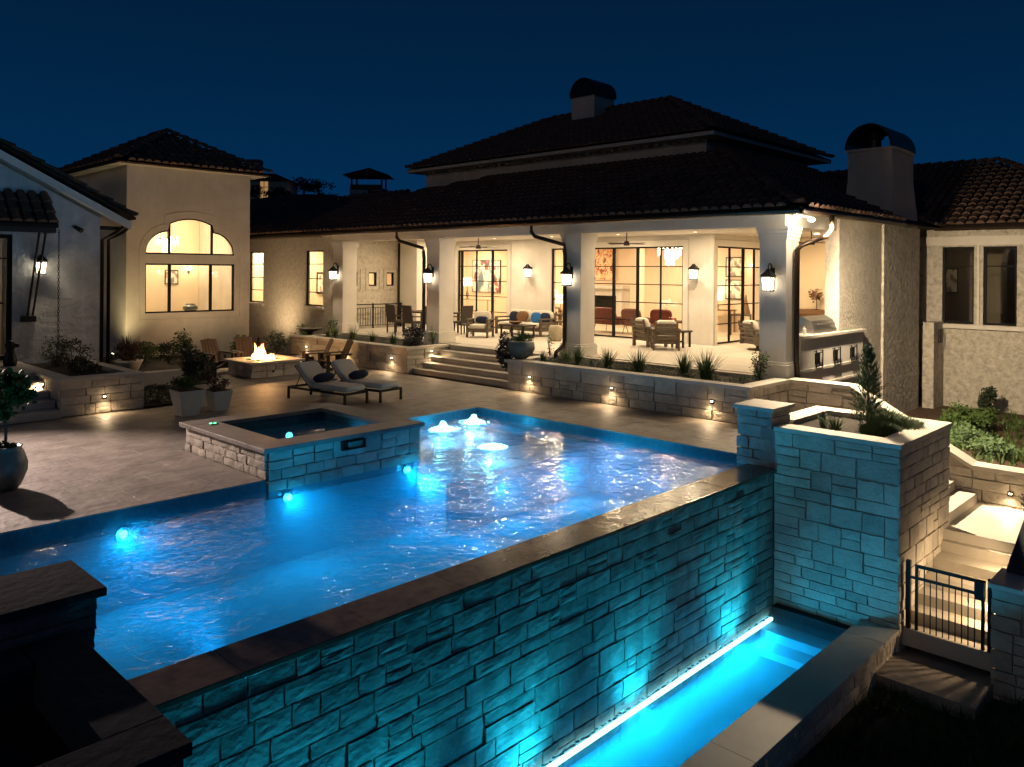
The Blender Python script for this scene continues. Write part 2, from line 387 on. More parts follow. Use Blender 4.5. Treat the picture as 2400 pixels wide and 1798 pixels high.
def ashlar(parent, p0, ang, W, H, depth=.05, kind='stone', seed=0, hs=(.14, .2, .26), ws=(.25, .6), top=None, cap=300, gap=.006, name='stone', bot=None):
    """lay coursed random stones on a vertical face; p0 world bottom-left, wall runs along angle ang, outward normal to its right"""
    rnd = random.Random(seed); st = STONES[kind]; cells = []
    z = 0
    while z < H - .03:
        h = rnd.choice(hs)
        if H - z - h < .1: h = H - z
        x = 0
        while x < W - .02:
            ww = rnd.uniform(*ws) * (1.15 if h > .2 else 1)
            if W - x - ww < .16: ww = W - x
            if h > .22 and rnd.random() < .35:
                k = rnd.uniform(.4, .6); cells += [(x, z, ww, h * k), (x, z + h * k, ww, h * (1 - k))]
            elif h > .18 and ww > .45 and rnd.random() < .25:
                k = rnd.uniform(.35, .65); cells += [(x, z, ww * k, h), (x + ww * k, z, ww * (1 - k), h * .5), (x + ww * k, z + h * .5, ww * (1 - k), h * .5)]
            else: cells.append((x, z, ww, h))
            x += ww
        z += h
    ca, sa = math.cos(ang), math.sin(ang); base = rel(parent, p0); objs = []
    for (x, z, ww, h) in cells:
        if top is not None:
            t = min(top(x), top(x + ww)) - p0[2]
            if z >= t - .04: continue
            h = min(h, t - z)
        o = bpy.data.objects.new(name, rnd.choice(st)); COL.objects.link(o); o.parent = parent
        o.location = base + Vector((ca * (x + gap / 2), sa * (x + gap / 2), z + gap / 2)); o.rotation_euler = (0, 0, ang)
        o.scale = (ww - gap, depth * rnd.uniform(.75, 1.3), h - gap); objs.append(o)
    return objs

def wallbox(b, axis, at0, at1, a0, a1, z0, z1, ops=()):
    """wall slab with rectangular openings (a,b,z,z) along the other axis"""
    cuts = sorted({a0, a1} | {q for o in ops for q in o[:2]})
    for c, d in zip(cuts, cuts[1:]):
        mid = (c + d) / 2; zz = z0
        for o in sorted([o for o in ops if o[0] < mid < o[1]], key=lambda o: o[2]):
            if o[2] > zz: (b.box(at0, c, zz, at1, d, o[2]) if axis == 'x' else b.box(c, at0, zz, d, at1, o[2]))
            zz = o[3]
        if zz < z1: (b.box(at0, c, zz, at1, d, z1) if axis == 'x' else b.box(c, at0, zz, d, at1, z1))
    return b

def window(parent, axis, at, a0, a1, z0, z1, vs=(), hs=(), fw_=.05, bar=.03, dep=.07, name='window', heavyv=(), mname='frame', sillmat=None, pane=True, outw=-1):
    """steel frame with bars; every pane its own sub-part"""
    b = B()
    def bx(p, q, r, s_, d=dep):
        h = d / 2
        (b.box(at - h, p, r, at + h, q, s_) if axis == 'x' else b.box(p, at - h, r, q, at + h, s_))
    bx(a0, a0 + fw_, z0, z1); bx(a1 - fw_, a1, z0, z1); bx(a0 + fw_, a1 - fw_, z1 - fw_, z1); bx(a0 + fw_, a1 - fw_, z0, z0 + fw_)
    for v in vs:
        k = fw_ if v in heavyv else bar
        bx(v - k / 2 - (.02 if v in heavyv else 0), v + k / 2 + (.02 if v in heavyv else 0), z0 + fw_, z1 - fw_)
    vv = [a0 + fw_] + sorted(vs) + [a1 - fw_]
    for h in hs:
        for p, q in zip(vv, vv[1:]): bx(p + .001 + (bar / 2 if p in vs else 0), q - .001 - (bar / 2 if q in vs else 0), h - bar / 2, h + bar / 2, dep * .8)
    f = b.out(name, mname, parent)
    if pane:
        zz = [z0] + sorted(hs) + [z1]; vv = [a0] + sorted(vs) + [a1]
        for p, q in zip(vv, vv[1:]):
            for r, s_ in zip(zz, zz[1:]):
                g = B(); e = .018
                if axis == 'x': g.box(at - .003, p + e, r + e, at + .003, q - e, s_ - e)
                else: g.box(p + e, at - .003, r + e, q - e, at + .003, s_ - e)
                g.out('pane', 'glass', f)
    return f

# barrel tile unit mesh: x across, y upslope, z out
def tile_mesh():
    vs = []; fs = []; n = 6
    for (y, r, zo) in ((0, .115, .045), (.43, .09, .0)):
        for j in range(n + 1):
            a = PI * j / n; vs.append((r * math.cos(a), y, zo + .8 * r * math.sin(a)))
    for j in range(n): fs.append((j + 1, j, n + 1 + j, n + 2 + j))
    fs.append(tuple(range(n + 1)))
    me = bpy.data.meshes.new('tile'); me.from_pydata(vs, [], fs); me.materials.append(M['tile']); return me
TILE = tile_mesh(); TV = [v.co.copy() for v in TILE.vertices]; TF = [tuple(p.vertices) for p in TILE.polygons]
class Roof:
    def __init__(s, parent): s.p = parent; s.t = []
    def slope(s, O, e, up, L, S, inside=None, seed=0, poly=None, sp=.255, co=.355):
        e = Vector(e).normalized(); up = Vector(up).normalized(); n = e.cross(up).normalized()
        if n.z < 0: n = -n
        O = Vector(O); rnd = random.Random(seed)
        na = int(L / sp); ns = int(S / co) + 1
        for k in range(ns):
            for a in range(na):
                x = (a + .5) * L / na; y = k * co
                if y > S - .08: continue
                if inside and not inside(x, y + .15): continue
                m = Matrix(((e.x, up.x, n.x, 0), (e.y, up.y, n.y, 0), (e.z, up.z, n.z, 0), (0, 0, 0, 1)))
                if e.cross(up).dot(n) < 0: m = Matrix(((-e.x, up.x, n.x, 0), (-e.y, up.y, n.y, 0), (-e.z, up.z, n.z, 0), (0, 0, 0, 1)))
                p = O + e * (x + rnd.uniform(-.008, .008)) + up * (y - .03 + rnd.uniform(-.012, .012)) + n * .012
                m = m @ Matrix.Rotation(rnd.uniform(-.02, .02), 4, 'Z')
                m.translation = p; s.t.append(m)
        return s
    def ridge(s, a, b, r=.13):
        a = Vector(a); b = Vector(b); d = (b - a); L = d.length; d.normalize()
        e = d.cross(Vector((0, 0, 1))).normalized(); n = e.cross(d).normalized()
        if n.z < 0: n = -n
        k = int(L / .36) + 1
        for i in range(k):
            m = Matrix(((e.x, d.x, n.x, 0), (e.y, d.y, n.y, 0), (e.z, d.z, n.z, 0), (0, 0, 0, 1)))
            if e.cross(d).dot(n) < 0: m = Matrix(((-e.x, d.x, n.x, 0), (-e.y, d.y, n.y, 0), (-e.z, d.z, n.z, 0), (0, 0, 0, 1)))
            m.translation = a + d * (L * i / k) + n * .05; m = m @ Matrix.Scale(1.15, 4); s.t.append(m)
        return s
    def done(s, cap=300):
        cp = Vector((0, 0, CAMZ)); s.t.sort(key=lambda m: (m.translation - cp).length)
        off = rel(s.p, (0, 0, 0))
        for m in s.t[:cap]:
            o = bpy.data.objects.new('tile', TILE); COL.objects.link(o); o.parent = s.p
            mm = m.copy(); mm.translation = m.translation + off; o.matrix_local = mm
        rest = s.t[cap:]
        if rest:
            b = B()
            for m in rest: b.add([m @ v for v in TV], TF)
            o = b.out('tile', 'tile', s.p); o['kind'] = 'stuff'

def mass(b, x0, y0, z0, z1): pass

# plants ------------------------------------------------------------
def blades(b, n, h, spread, rnd, wd=.012, droop=.6, c=(0, 0, 0)):
    for i in range(n):
        a = rnd.uniform(0, 2 * PI); r0 = rnd.uniform(0, spread * .25); L = h * rnd.uniform(.55, 1.1); lean = rnd.uniform(.1, 1) ** 1.1 * spread
        d = Vector((math.cos(a), math.sin(a), 0)); s_ = Vector((-d.y, d.x, 0)); p0 = Vector(c) + d * r0
        pts = []
        for k in range(4):
            t = k / 3; pts.append(p0 + d * lean * t ** 1.6 + Vector((0, 0, L * (t - droop * .35 * t * t * (lean / max(spread, .01))))))
        vs = []
        for k, p in enumerate(pts):
            ww = wd * (1 - k / 3.2); vs += [p - s_ * ww, p + s_ * ww]
        b.add(vs, [(0, 1, 3, 2), (2, 3, 5, 4), (4, 5, 7, 6)])
def leaves(b, n, rad, rnd, size=.05, c=(0, 0, 0), shell=.35, clump=7):
    cl = []
    for i in range(clump):
        v = Vector((rnd.gauss(0, 1), rnd.gauss(0, 1), rnd.gauss(0, 1))).normalized(); cl.append(Vector((v.x * rad[0] * .6, v.y * rad[1] * .6, v.z * rad[2] * .6)))
    for i in range(n):
        q = rnd.choice(cl); v = Vector((rnd.gauss(0, 1), rnd.gauss(0, 1), rnd.gauss(0, 1))).normalized() * rnd.uniform(shell, 1)
        p = Vector(c) + q + Vector((v.x * rad[0] * .45, v.y * rad[1] * .45, v.z * rad[2] * .45))
        a = Vector((rnd.gauss(0, 1), rnd.gauss(0, 1), rnd.gauss(0, .6) + .3)).normalized(); s_ = a.orthogonal().normalized(); k = size * rnd.uniform(.6, 1.3)
        b.add([p, p + a * k * .5 + s_ * k * .3, p + a * k, p + a * k * .5 - s_ * k * .3], [(0, 1, 2, 3)])
def bush(loc, rad, label, mt='leaf', n=500, size=.06, seed=0, cat='shrub', name='shrub', group=None):
    rnd = random.Random(seed); t = thing(name, label, cat, loc, 0, group)
    b = B(); leaves(b, n, rad, rnd, size, (0, 0, rad[2]), clump=11); b.out('foliage', mt, t, False)
    s_ = B()
    for i in range(6):
        a = rnd.uniform(0, 2 * PI); s_.tube([(0, 0, -.02), (math.cos(a) * rad[0] * .3, math.sin(a) * rad[1] * .3, rad[2] * .8), (math.cos(a) * rad[0] * .55, math.sin(a) * rad[1] * .55, rad[2] * 1.4)], [.012, .009, .004], 5)
    s_.out('stem', 'bark', t, False)
    return t
def clump(loc, h, spread, n, label, seed=0, name='ornamental_grass', mt='grass', group='ornamental grasses in the raised beds', wd=.011):
    rnd = random.Random(seed); b = B(); blades(b, n, h, spread, rnd, wd=wd); o = b.out(name, mt); o.location = loc
    tag(o, label, 'grass plant', group); return o
# ================================================================== SETTING: ground, pool terrace
WZ = -.12   # pool water level
def sheet(name, x0, y0, x1, y1, nx, ny, fz, mt):
    b = B(); vs = [(x0 + (x1 - x0) * i / nx, y0 + (y1 - y0) * j / ny) for j in range(ny + 1) for i in range(nx + 1)]
    b.add([(x, y, fz(x, y)) for x, y in vs], [(j * (nx + 1) + i, j * (nx + 1) + i + 1, (j + 1) * (nx + 1) + i + 1, (j + 1) * (nx + 1) + i) for j in range(ny) for i in range(nx)])
    return b.out(name, mt, None, False, True)
g = sheet('ground', -900, -900, 900, 900, 60, 60, lambda x, y: -2.75, 'hill'); struct(g)
lawn = sheet('lawn', -4, -6, 13.3, 3.93, 60, 40, lambda x, y: -2.6 + .05 * noise.noise(Vector((x, y, 0)) * .8), 'lawn'); struct(lawn)
def gz(x, y):
    t = min(1, max(0, (x - 16.3) / 4)); return (-.50 - .05 * max(0, (y - 4) * 0)) * (1 - t) + -.90 * t + .07 * noise.noise(Vector((x, y, 3)) * .9) + (.5 * min(1, max(0, (y - 4.5) / 2)) * (1 - t))
garden = sheet('garden_bed', 16.4, -8, 60, 7.7, 90, 40, gz, 'mulch'); struct(garden)

# terrace base and pavers
tb = B()
for x0, y0, x1, y1 in ((-14, 10.45, 5.76, 26), (5.76, 13.1, 8.55, 26), (8.55, 12.79, 12.18, 26), (12.18, 6.2, 14.55, 26), (-14, 26, 16.5, 34), (14.55, 5.9, 16.23, 7.5)):
    tb.box(x0, y0, -2.5, x1, y1, -.022)
deck = tb.out('pool_terrace', 'joint'); struct(deck)
PX, PY = 1.02, .66
def pavers(parent, x0, y0, x1, y1, z, mt='paver', px=PX, py=PY, th_=.02, name='paver', seed=0):
    rnd = random.Random(seed); j = math.floor(y0 / py)
    while j * py < y1:
        i = math.floor(x0 / px) - 1
        while i * px < x1:
            a0 = i * px + (j % 2) * px * .5; b0 = j * py; a1 = a0 + px; b1 = b0 + py
            a0, a1, c0, c1 = max(a0, x0), min(a1, x1), max(b0, y0), min(b1, y1)
            if a1 - a0 > .08 and c1 - c0 > .08:
                b = B(); g_ = .002; e = .0008; zt = z + rnd.uniform(-.0015, .0015)
                b.add([(a0 + g_, c0 + g_, z - th_), (a1 - g_, c0 + g_, z - th_), (a1 - g_, c1 - g_, z - th_), (a0 + g_, c1 - g_, z - th_),
                       (a0 + g_, c0 + g_, zt - e), (a1 - g_, c0 + g_, zt - e), (a1 - g_, c1 - g_, zt - e), (a0 + g_, c1 - g_, zt - e),
                       (a0 + g_ + e, c0 + g_ + e, zt), (a1 - g_ - e, c0 + g_ + e, zt), (a1 - g_ - e, c1 - g_ - e, zt), (a0 + g_ + e, c1 - g_ - e, zt)],
                      [(0, 1, 5, 4), (1, 2, 6, 5), (2, 3, 7, 6), (3, 0, 4, 7), (4, 5, 9, 8), (5, 6, 10, 9), (6, 7, 11, 10), (7, 4, 8, 11), (8, 9, 10, 11)])
                b.out(name, mt, parent)
            i += 1
        j += 1
for q in ((.2, 10.385, 5.72, 17.4), (5.72, 13.12, 8.55, 17.4), (8.55, 12.725, 12.115, 17.4), (12.115, 6.3, 14.46, 17.4), (8.5, 17.4, 14.46, 23.0), (14.6, 6.3, 16.2, 7.45)):
    pavers(deck, *q, 0)
# ------------------------------------------------------------------ pool shell and water
pool = thing('swimming_pool', 'large blue lit infinity pool with dark waterline tiles beside the stone terrace', 'pool', (7, 8, 0))
b = B()
b.box(1.95, 6.2, -1.4, 12.15, 10.45, -1.25)           # floor
b.box(8.56, 9.6, -.62, 12.15, 12.78, -.42)           # shelf
b.box(8.56, 9.6, -1.25, 12.15, 9.65, -.62); b.box(8.5, 9.65, -1.25, 8.56, 10.45, -.42)          # shelf riser
b.box(1.8, 10.40, -1.5, 8.6, 10.44, -.3 - .004)             # north wall (left + spa)
b.box(12.13, 6.3, -1.5, 12.17, 12.74, -.3)           # east wall
b.box(8.56, 12.74, -.5, 12.17, 12.78, -.3)           # shelf north
b.box(8.53, 10.45, -.5, 8.57, 12.74, -.3)            # spa side
b.box(1.92, 6.25, -1.5, 1.96, 10.4, -.3)
b.box(1.92, 6.2, -1.5, 12.15, 6.25, -.16)            # weir inner face
b.out('basin_shell', 'plaster', pool)
b = B()
b.box(1.8, 10.395, -.3, 5.74, 10.44, -.021); b.box(12.125, 6.3, -.3, 12.17, 12.735, -.021); b.box(8.56, 12.735, -.3, 12.17, 12.78, -.021); b.box(1.92, 6.5, -.3, 1.96, 10.4, -.03)
b.out('waterline_tile', 'pooltile', pool)
b = B()
P_ = [(1.95, 6.24), (12.135, 6.24), (12.135, 12.745), (8.56, 12.745), (8.56, 10.41), (1.95, 10.41)]
b.prism([(x, y, -1.26) for x, y in P_], (0, 0, 1.26 + WZ))
wtr = b.out('pool_water', 'poolwater'); struct(wtr)
# weir coping slabs
wall = thing('infinity_wall', 'tall split limestone wall under the overflowing pool edge, washed in blue light', 'wall', (7, 5.76, -2.6))
b = B(); b.box(1.75, 5.81, -2.95, 12.1, 6.2, -.165); b.out('core', 'mortarlight', wall)
x = 1.82; rnd = random.Random(4)
while x < 12.05:
    x1 = min(12.05, x + rnd.uniform(1.1, 1.4)); 
    if 12.05 - x1 < .3: x1 = 12.05
    b = B(); b.box(x + .003, 5.74, -.165, x1 - .003, 6.26, -.112 + rnd.uniform(-.001, .001)); b.out('coping_slab', 'wetcoping', wall, bev=.006); x = x1
ashlar(wall, (1.8, 5.81, -2.75), 0, 10.2, 2.58, .034, 'stonew', 11, hs=(.15, .2, .25, .3), ws=(.26, .72))
# pool lights ---------------------------------------------------------
lab = ['round underwater light on the left pool wall, nearest the big round pot', 'round underwater light on the pool wall at the front corner of the spa', 'round underwater light below the right end of the spa wall']
for (x, z), l in zip(((3.79, -.32), (6.1, -.32), (8.3, -.30)), lab):
    t = thing('pool_light', l, 'pool light', (x, 10.4, z), 0, 'underwater pool lights')
    b = B(); b.tube([(0, 0, 0), (0, -.03, 0)], .09, 18); b.out('rim', 'steel', t, False)
    b = B(); b.tube([(0, -.031, 0), (0, -.04, 0)], [.05, .03], 18); b.out('lens', 'poollens', t, False)
    lamp('POINT', (x, 10.27, z - .02), 1.8, CYAN, .04)
    lamp('AREA', (x, 10.32, z - .05), 26, CYAN, .22, aim=(x + .8, 6.2, z - .8))
t = thing('pool_light', 'round underwater light set in the tanning shelf floor, nearest the viewer', 'pool light', (10.75, 10.85, -.42), 0, 'underwater pool lights')
b3_ = thing('water_bubbler', 'low bright patch of bubbling water, nearest the viewer of the three on the shelf', 'bubbler', (9.95, 10.05, WZ), 0, 'bubblers on the shallow shelf')
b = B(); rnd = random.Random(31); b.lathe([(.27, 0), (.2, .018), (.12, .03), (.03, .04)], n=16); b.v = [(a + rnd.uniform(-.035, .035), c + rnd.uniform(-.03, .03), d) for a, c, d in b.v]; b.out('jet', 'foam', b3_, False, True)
lamp('POINT', (9.95, 10.05, -.33), 13, CYAN, .05); lamp('POINT', (9.8, 10.0, .1), 1.5, (.2, .8, 1), .05)
b = B(); b.lathe([(.12, .0), (.12, .03), (.09, .04)], n=18); b.out('rim', 'steel', t, False)
b = B(); b.lathe([(.085, .041), (.05, .05)], n=18); b.out('lens', 'poollens', t, False)
lamp('POINT', (10.75, 10.85, -.30), 9, CYAN, .05)
lamp('AREA', (9.6, 9.54, -.7), 22, CYAN, .3, aim=(9.6, 6.3, -.9))  # added underwater fills below the shelf edge, no fixtures, for the right pool end
lamp('AREA', (11.3, 9.54, -.7), 30, CYAN, .3, aim=(11.3, 6.3, -.9))
for k, x in enumerate((3.2, 6.6, 10.2)):
    t = thing('pool_light', ['underwater light on the inner face of the infinity wall, left third', 'underwater light on the inner face of the infinity wall, middle', 'underwater light on the inner face of the infinity wall, right third'][k], 'pool light', (x, 6.25, -.55), PI, 'underwater pool lights')
    b = B(); b.tube([(0, 0, 0), (0, -.03, 0)], .09, 16); b.out('rim', 'steel', t, False); b = B(); b.tube([(0, -.031, 0), (0, -.04, 0)], [.05, .03], 16); b.out('lens', 'poollens', t, False)
    lamp('SPOT', (x, 6.34, -.52), 430, CYAN, .05, aim=(x + (0, -.6, 2.2)[k], 14, 3.0), spot=44)
# bubblers
for i, (x, y) in enumerate(((10.34, 11.84), (11.27, 11.95))):
    t = thing('water_bubbler', ['glowing white bubbling water jet on the shelf, left of the pair', 'glowing white bubbling water jet on the shelf, right one near the pool corner'][i], 'bubbler', (x, y, WZ), 0, 'bubblers on the shallow shelf')
    rnd = random.Random(i); b = B()
    pr = [(.26, 0), (.19, .025), (.12, .05), (.085, .09), (.06, .12), (.04, .15), (.01, .165)]
    b.lathe([(r * rnd.uniform(.9, 1.1), z) for r, z in pr], n=14)
    b.v = [(a + rnd.uniform(-.018, .018), c + rnd.uniform(-.018, .018), d + rnd.uniform(-.006, .006)) for a, c, d in b.v]
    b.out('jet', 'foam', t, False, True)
    b = B(); b.lathe([(.06, -.38), (.06, -.34), (.04, -.33)], n=12); b.out('nozzle', 'poollens', t, False)
    b = B()
    for k in range(45):
        a = rnd.uniform(0, 2 * PI); q = rnd.uniform(.14, .34); b.pill((q * math.cos(a), q * math.sin(a), .004), (rnd.uniform(.02, .07), rnd.uniform(.02, .06), .012), n=6, m=4, e=1)
    o = b.out('foam', 'foam', t, False, True); o['kind'] = 'stuff'
    lamp('POINT', (x + .02, y, -.32), 17, CYAN, .05)
    lamp('POINT', (x - .18, y - .05, .12), 2, (.2, .8, 1), .05)
# ------------------------------------------------------------------ spa
spa = thing('spa', 'raised square spa with split stone sides and broad dark coping', 'hot tub', (7.1, 11.7, 0))
b = B(); b.box(5.82, 10.46, -1.0, 8.5, 10.7, .38); b.box(5.82, 12.8, -1, 8.5, 13.04, .38); b.box(5.82, 10.7, -1, 6.06, 12.8, .38); b.box(8.26, 10.7, -1, 8.5, 12.8, .38)
b.box(6.06, 10.7, -.6, 8.26, 12.8, -.5); b.out('shell', 'plaster', spa)
b = B()
b.box(5.68, 10.33, .38, 8.62, 10.83, .45); b.box(5.68, 12.72, .38, 8.62, 13.16, .45); b.box(5.68, 10.832, .38, 6.18, 12.718, .45); b.box(8.12, 10.832, .38, 8.62, 12.718, .45)
b.out('coping', 'slab', spa, bev=.008).data.materials[0] = mat('damp_grey_coping', (.17, .15, .135), .45, (.26, .235, .21), 3, .2, 30)
ashlar(spa, (5.78, 10.42, -.2), 0, 2.78, .58, .05, 'stone', 21, hs=(.16, .2, .26), ws=(.2, .42))
ashlar(spa, (5.80, 13.08, -.02), -PI / 2, 2.64, .4, .05, 'stone', 22, hs=(.13, .2), ws=(.16, .36))
b = B(); b.add([(6.06, 10.7, .27), (8.26, 10.7, .27), (8.26, 12.8, .27), (6.06, 12.8, .27)], [(0, 1, 2, 3)]); struct(b.out('spa_water', 'water'))
b = B(); b.box(6.06, 10.7, .2, 6.075, 12.8, .378); b.box(6.06, 12.785, .2, 8.26, 12.8, .378); b.box(8.245, 10.7, .2, 8.26, 12.8, .378); b.out('waterline_tile', 'pooltile', spa)
t = thing('spa_spillway', 'small dark rectangular spillway slot in the spa wall', 'spillway', (7.18, 10.4, .27))
b = B(); b.box(6.98, 10.30, .225, 7.40, 10.38, .24); b.box(6.98, 10.30, .345, 7.40, 10.38, .36); b.box(6.98, 10.30, .24, 6.995, 10.38, .345); b.box(7.385, 10.30, .24, 7.40, 10.38, .345); b.box(6.995, 10.365, .24, 7.385, 10.38, .345); b.out('scupper', 'bronze', t)
t = thing('spa_light', 'small bright underwater light inside the raised spa', 'pool light', (6.95, 12.79, .1))
b = B(); b.tube([(0, 0, 0), (0, -.02, 0)], .08, 14); b.out('rim', 'steel', t, False)
b = B(); b.tube([(0, -.021, 0), (0, -.03, 0)], .065, 14); b.out('lens', 'poollens', t, False)
t.location = (7.5, 12.79, .02)
lamp('SPOT', (7.5, 12.7, .02), 5, CYAN, .04, aim=(7.4, 10, .0), spot=120)
t = thing('spa_control', 'small spa remote panel with two green glowing dots on the coping', 'control panel', (6.0, 12.6, .452))
b = B(); b.box(-.07, -.06, 0, .07, .06, .012); b.out('panel', 'black', t, False)
b = B(); b.box(-.05, .0, .0121, -.01, .03, .016); b.box(.015, -.02, .0121, .05, .01, .016); b.out('indicator', 'led', t, False)
# ------------------------------------------------------------------ end pillars and corner planters
def cappillar(x0, y0, x1, y1, z0, z1, label, seed, faces, cc='coping', ov=.05):
    sk = 'stone_shade' if cc == 'darkshade' else 'stone'
    t = thing('stone_pillar', label, 'pillar', ((x0 + x1) / 2, (y0 + y1) / 2, z0))
    b = B(); b.box(x0 + .05, y0 + .05, z0, x1 - .05, y1 - .05, z1 - .06); b.out('core', 'mortar' if cc == 'darkshade' else 'mortarlight', t)
    if 'y' in faces: ashlar(t, (x0, y0 + .05, z0), 0, x1 - x0, z1 - z0 - .06, .05, sk, seed, ws=(.2, .5))
    if 'x' in faces: ashlar(t, (x0 + .05, y1, z0), -PI / 2, y1 - y0, z1 - z0 - .06, .05, sk, seed + 1, ws=(.2, .5))
    if 'X' in faces: ashlar(t, (x1 - .05, y0, z0), PI / 2, y1 - y0, z1 - z0 - .06, .05, sk, seed + 2, ws=(.2, .5))
    b = B(); b.box(x0 - ov, y0 - ov, z1 - .06, x1 + ov, y1 + ov, z1); b.out('cap', cc, t, bev=.008)
    return t
cappillar(12.1, 5.86, 12.78, 6.48, -.16, .83, 'square stone pillar with flat cap at the right end of the infinity edge', 31, 'xy')
cappillar(1.35, 5.86, 1.97, 6.5, -.16, .8, 'dark capped pillar in the shadow at the left end of the infinity edge', 34, 'xyX', 'darkshade')
big = thing('corner_planter', 'tall square stone planter with pale coping and a young conifer', 'planter', (13.3, 5.0, -2.6))
b = B(); b.box(12.1, 3.93, -2.9, 14.42, 6.05, .2); b.box(12.1, 3.93, .2, 12.4, 6.05, .49); b.box(14.15, 3.93, .2, 14.42, 6.05, .49); b.box(12.4, 3.93, .2, 14.15, 4.2, .49); b.box(12.4, 5.8, .2, 14.15, 6.05, .49); b.out('core', 'mortarlight', big)
b = B(); b.box(12.03, 3.87, .49, 14.5, 4.24, .56); b.box(12.03, 4.242, .49, 12.42, 5.80, .56); b.box(14.14, 4.242, .49, 14.5, 5.80, .56); b.box(12.79, 5.802, .49, 14.5, 6.16, .56); b.out('coping', 'coping', big, bev=.006)
ashlar(big, (12.1, 5.80, -2.6), -PI / 2, 1.9, 3.08, .034, 'stone', 41, hs=(.14, .18, .24, .3), ws=(.25, .6))
ashlar(big, (12.07, 3.93, -2.6), 0, 2.38, 3.08, .036, 'stone', 42, hs=(.14, .18, .24, .3), ws=(.22, .5))
b = B(); b.box(12.4, 4.2, .2, 14.15, 5.8, .47); b.out('soil', 'soil', big)
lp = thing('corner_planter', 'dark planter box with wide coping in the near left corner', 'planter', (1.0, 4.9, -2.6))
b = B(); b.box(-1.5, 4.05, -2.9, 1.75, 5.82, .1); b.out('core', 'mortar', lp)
b = B(); b.box(-1.5, 4.02, .49, 1.82, 4.37, .56); b.box(1.5, 4.372, .49, 1.82, 5.84, .56); b.box(-1.5, 5.5, .49, 1.49, 5.84, .56); b.out('coping', 'darkshade', lp, bev=.006)
b = B(); b.box(-1.5, 4.1, .1, 1.5, 4.35, .49); b.box(1.5, 4.1, .1, 1.76, 5.8, .49); b.box(-1.5, 5.55, .1, 1.5, 5.8, .49); b.out('rim', 'darkshade', lp)
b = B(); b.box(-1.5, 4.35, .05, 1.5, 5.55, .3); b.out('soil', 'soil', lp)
ashlar(lp, (-.6, 4.05, -2.6), 0, 2.35, 3.08, .05, 'stone_shade', 44)
ashlar(lp, (1.75, 4.05, -2.6), PI / 2, 1.75, 3.08, .05, 'stone_shade', 45)
# ------------------------------------------------------------------ catch basin below
bs = thing('catch_basin', 'narrow glowing blue catch basin below the infinity wall', 'pool', (8, 5.1, -3))
b = B(); b.box(1.5, 4.4, -3.1, 12.1, 5.82, -3.0); b.box(1.5, 4.36, -3.0, 11.9, 4.42, -2.2)
for k in range(3): b.box(11.55 - .33 * k, 4.42, -3.0, 11.9 - .33 * k - .002, 5.75, -2.50 - .14 * k)
b.out('basin_shell', 'plaster', bs)
b = B(); b.box(11.9, 4.42, -3.0, 12.08, 5.74, -2.25); b.out('end_ledge', 'darkshade', bs)
b = B(); b.box(1.51, 4.415, -3.005, 11.905, 5.755, -2.36); struct(b.out('basin_water', 'basinwater'))
for k, (x, z) in enumerate(((13.5, -1.0), (12.75, -1.5))):
    t = thing('wall_light', ['small light on the hidden inner side of the stair wall, upper', 'small light on the hidden inner side of the stair wall, lower'][k], 'wall light', (x, 2.70, z), 0, 'small lights on the stair wall')
    b = B(); b.box(-.05, -.015, -.05, .05, 0, .05); b.out('plate', 'bronze', t, False); b = B(); b.box(-.035, 0.001, -.02, .035, .012, .02); b.out('lens', 'lens', t, False)
    lamp('SPOT', (x, 2.76, z), 38, WARM, .03, aim=(x, 3.6, z - .75), spot=150)
b = B(); b.box(1.5, 5.70, -2.45, 11.86, 5.745, -2.41); b.out('led_strip', 'strip', bs)
b = B(); rnd = random.Random(66); x = 1.5
while x < 11.85:
    b.pill((x, 5.735 - rnd.uniform(0, .035), -2.357), (rnd.uniform(.02, .10), rnd.uniform(.015, .05), rnd.uniform(.004, .014)), n=7, m=4, e=1); x += rnd.uniform(.02, .11)
o = b.out('spill_foam', 'spillfoam'); stuff(o, 'thin line of foam where the spilling water meets the catch basin', 'foam')
lw = thing('basin_wall', 'low stone wall with flat limestone coping outside the catch basin', 'wall', (8, 4.1, -2.8))
b = B(); b.box(1.5, 3.98, -2.95, 12.1, 4.36, -2.17); b.out('core', 'mortar', lw)
x = 1.5
while x < 12:
    x1 = min(12.15, x + 1.25)
    b = B(); b.box(x + .002, 3.90, -2.17, x1 - .002, 4.44, -2.10); b.out('coping_slab', 'coping', lw, bev=.005); x = x1
ashlar(lw, (5, 3.98, -2.65), 0, 7.1, .47, .05, 'stone', 51, hs=(.14, .2))
for x, e in ((2.6, .9), (4.3, .9), (6.23, 1.0), (8.2, .9), (10.6, 1.15)):
    lamp('POINT', (x, 5.55, -2.50), 6 * e, TEAL, .05)
    lamp('SPOT', (x, 5.45, -2.6), 130 * e, TEAL, .12, aim=(x, 5.80, -1.5), spot=88)
lamp('AREA', (7.2, 5.66, -2.6), 165, (.01, .5, .95), aim=(7.2, 4.4, -2.75), sx=9.2, sy=.2)
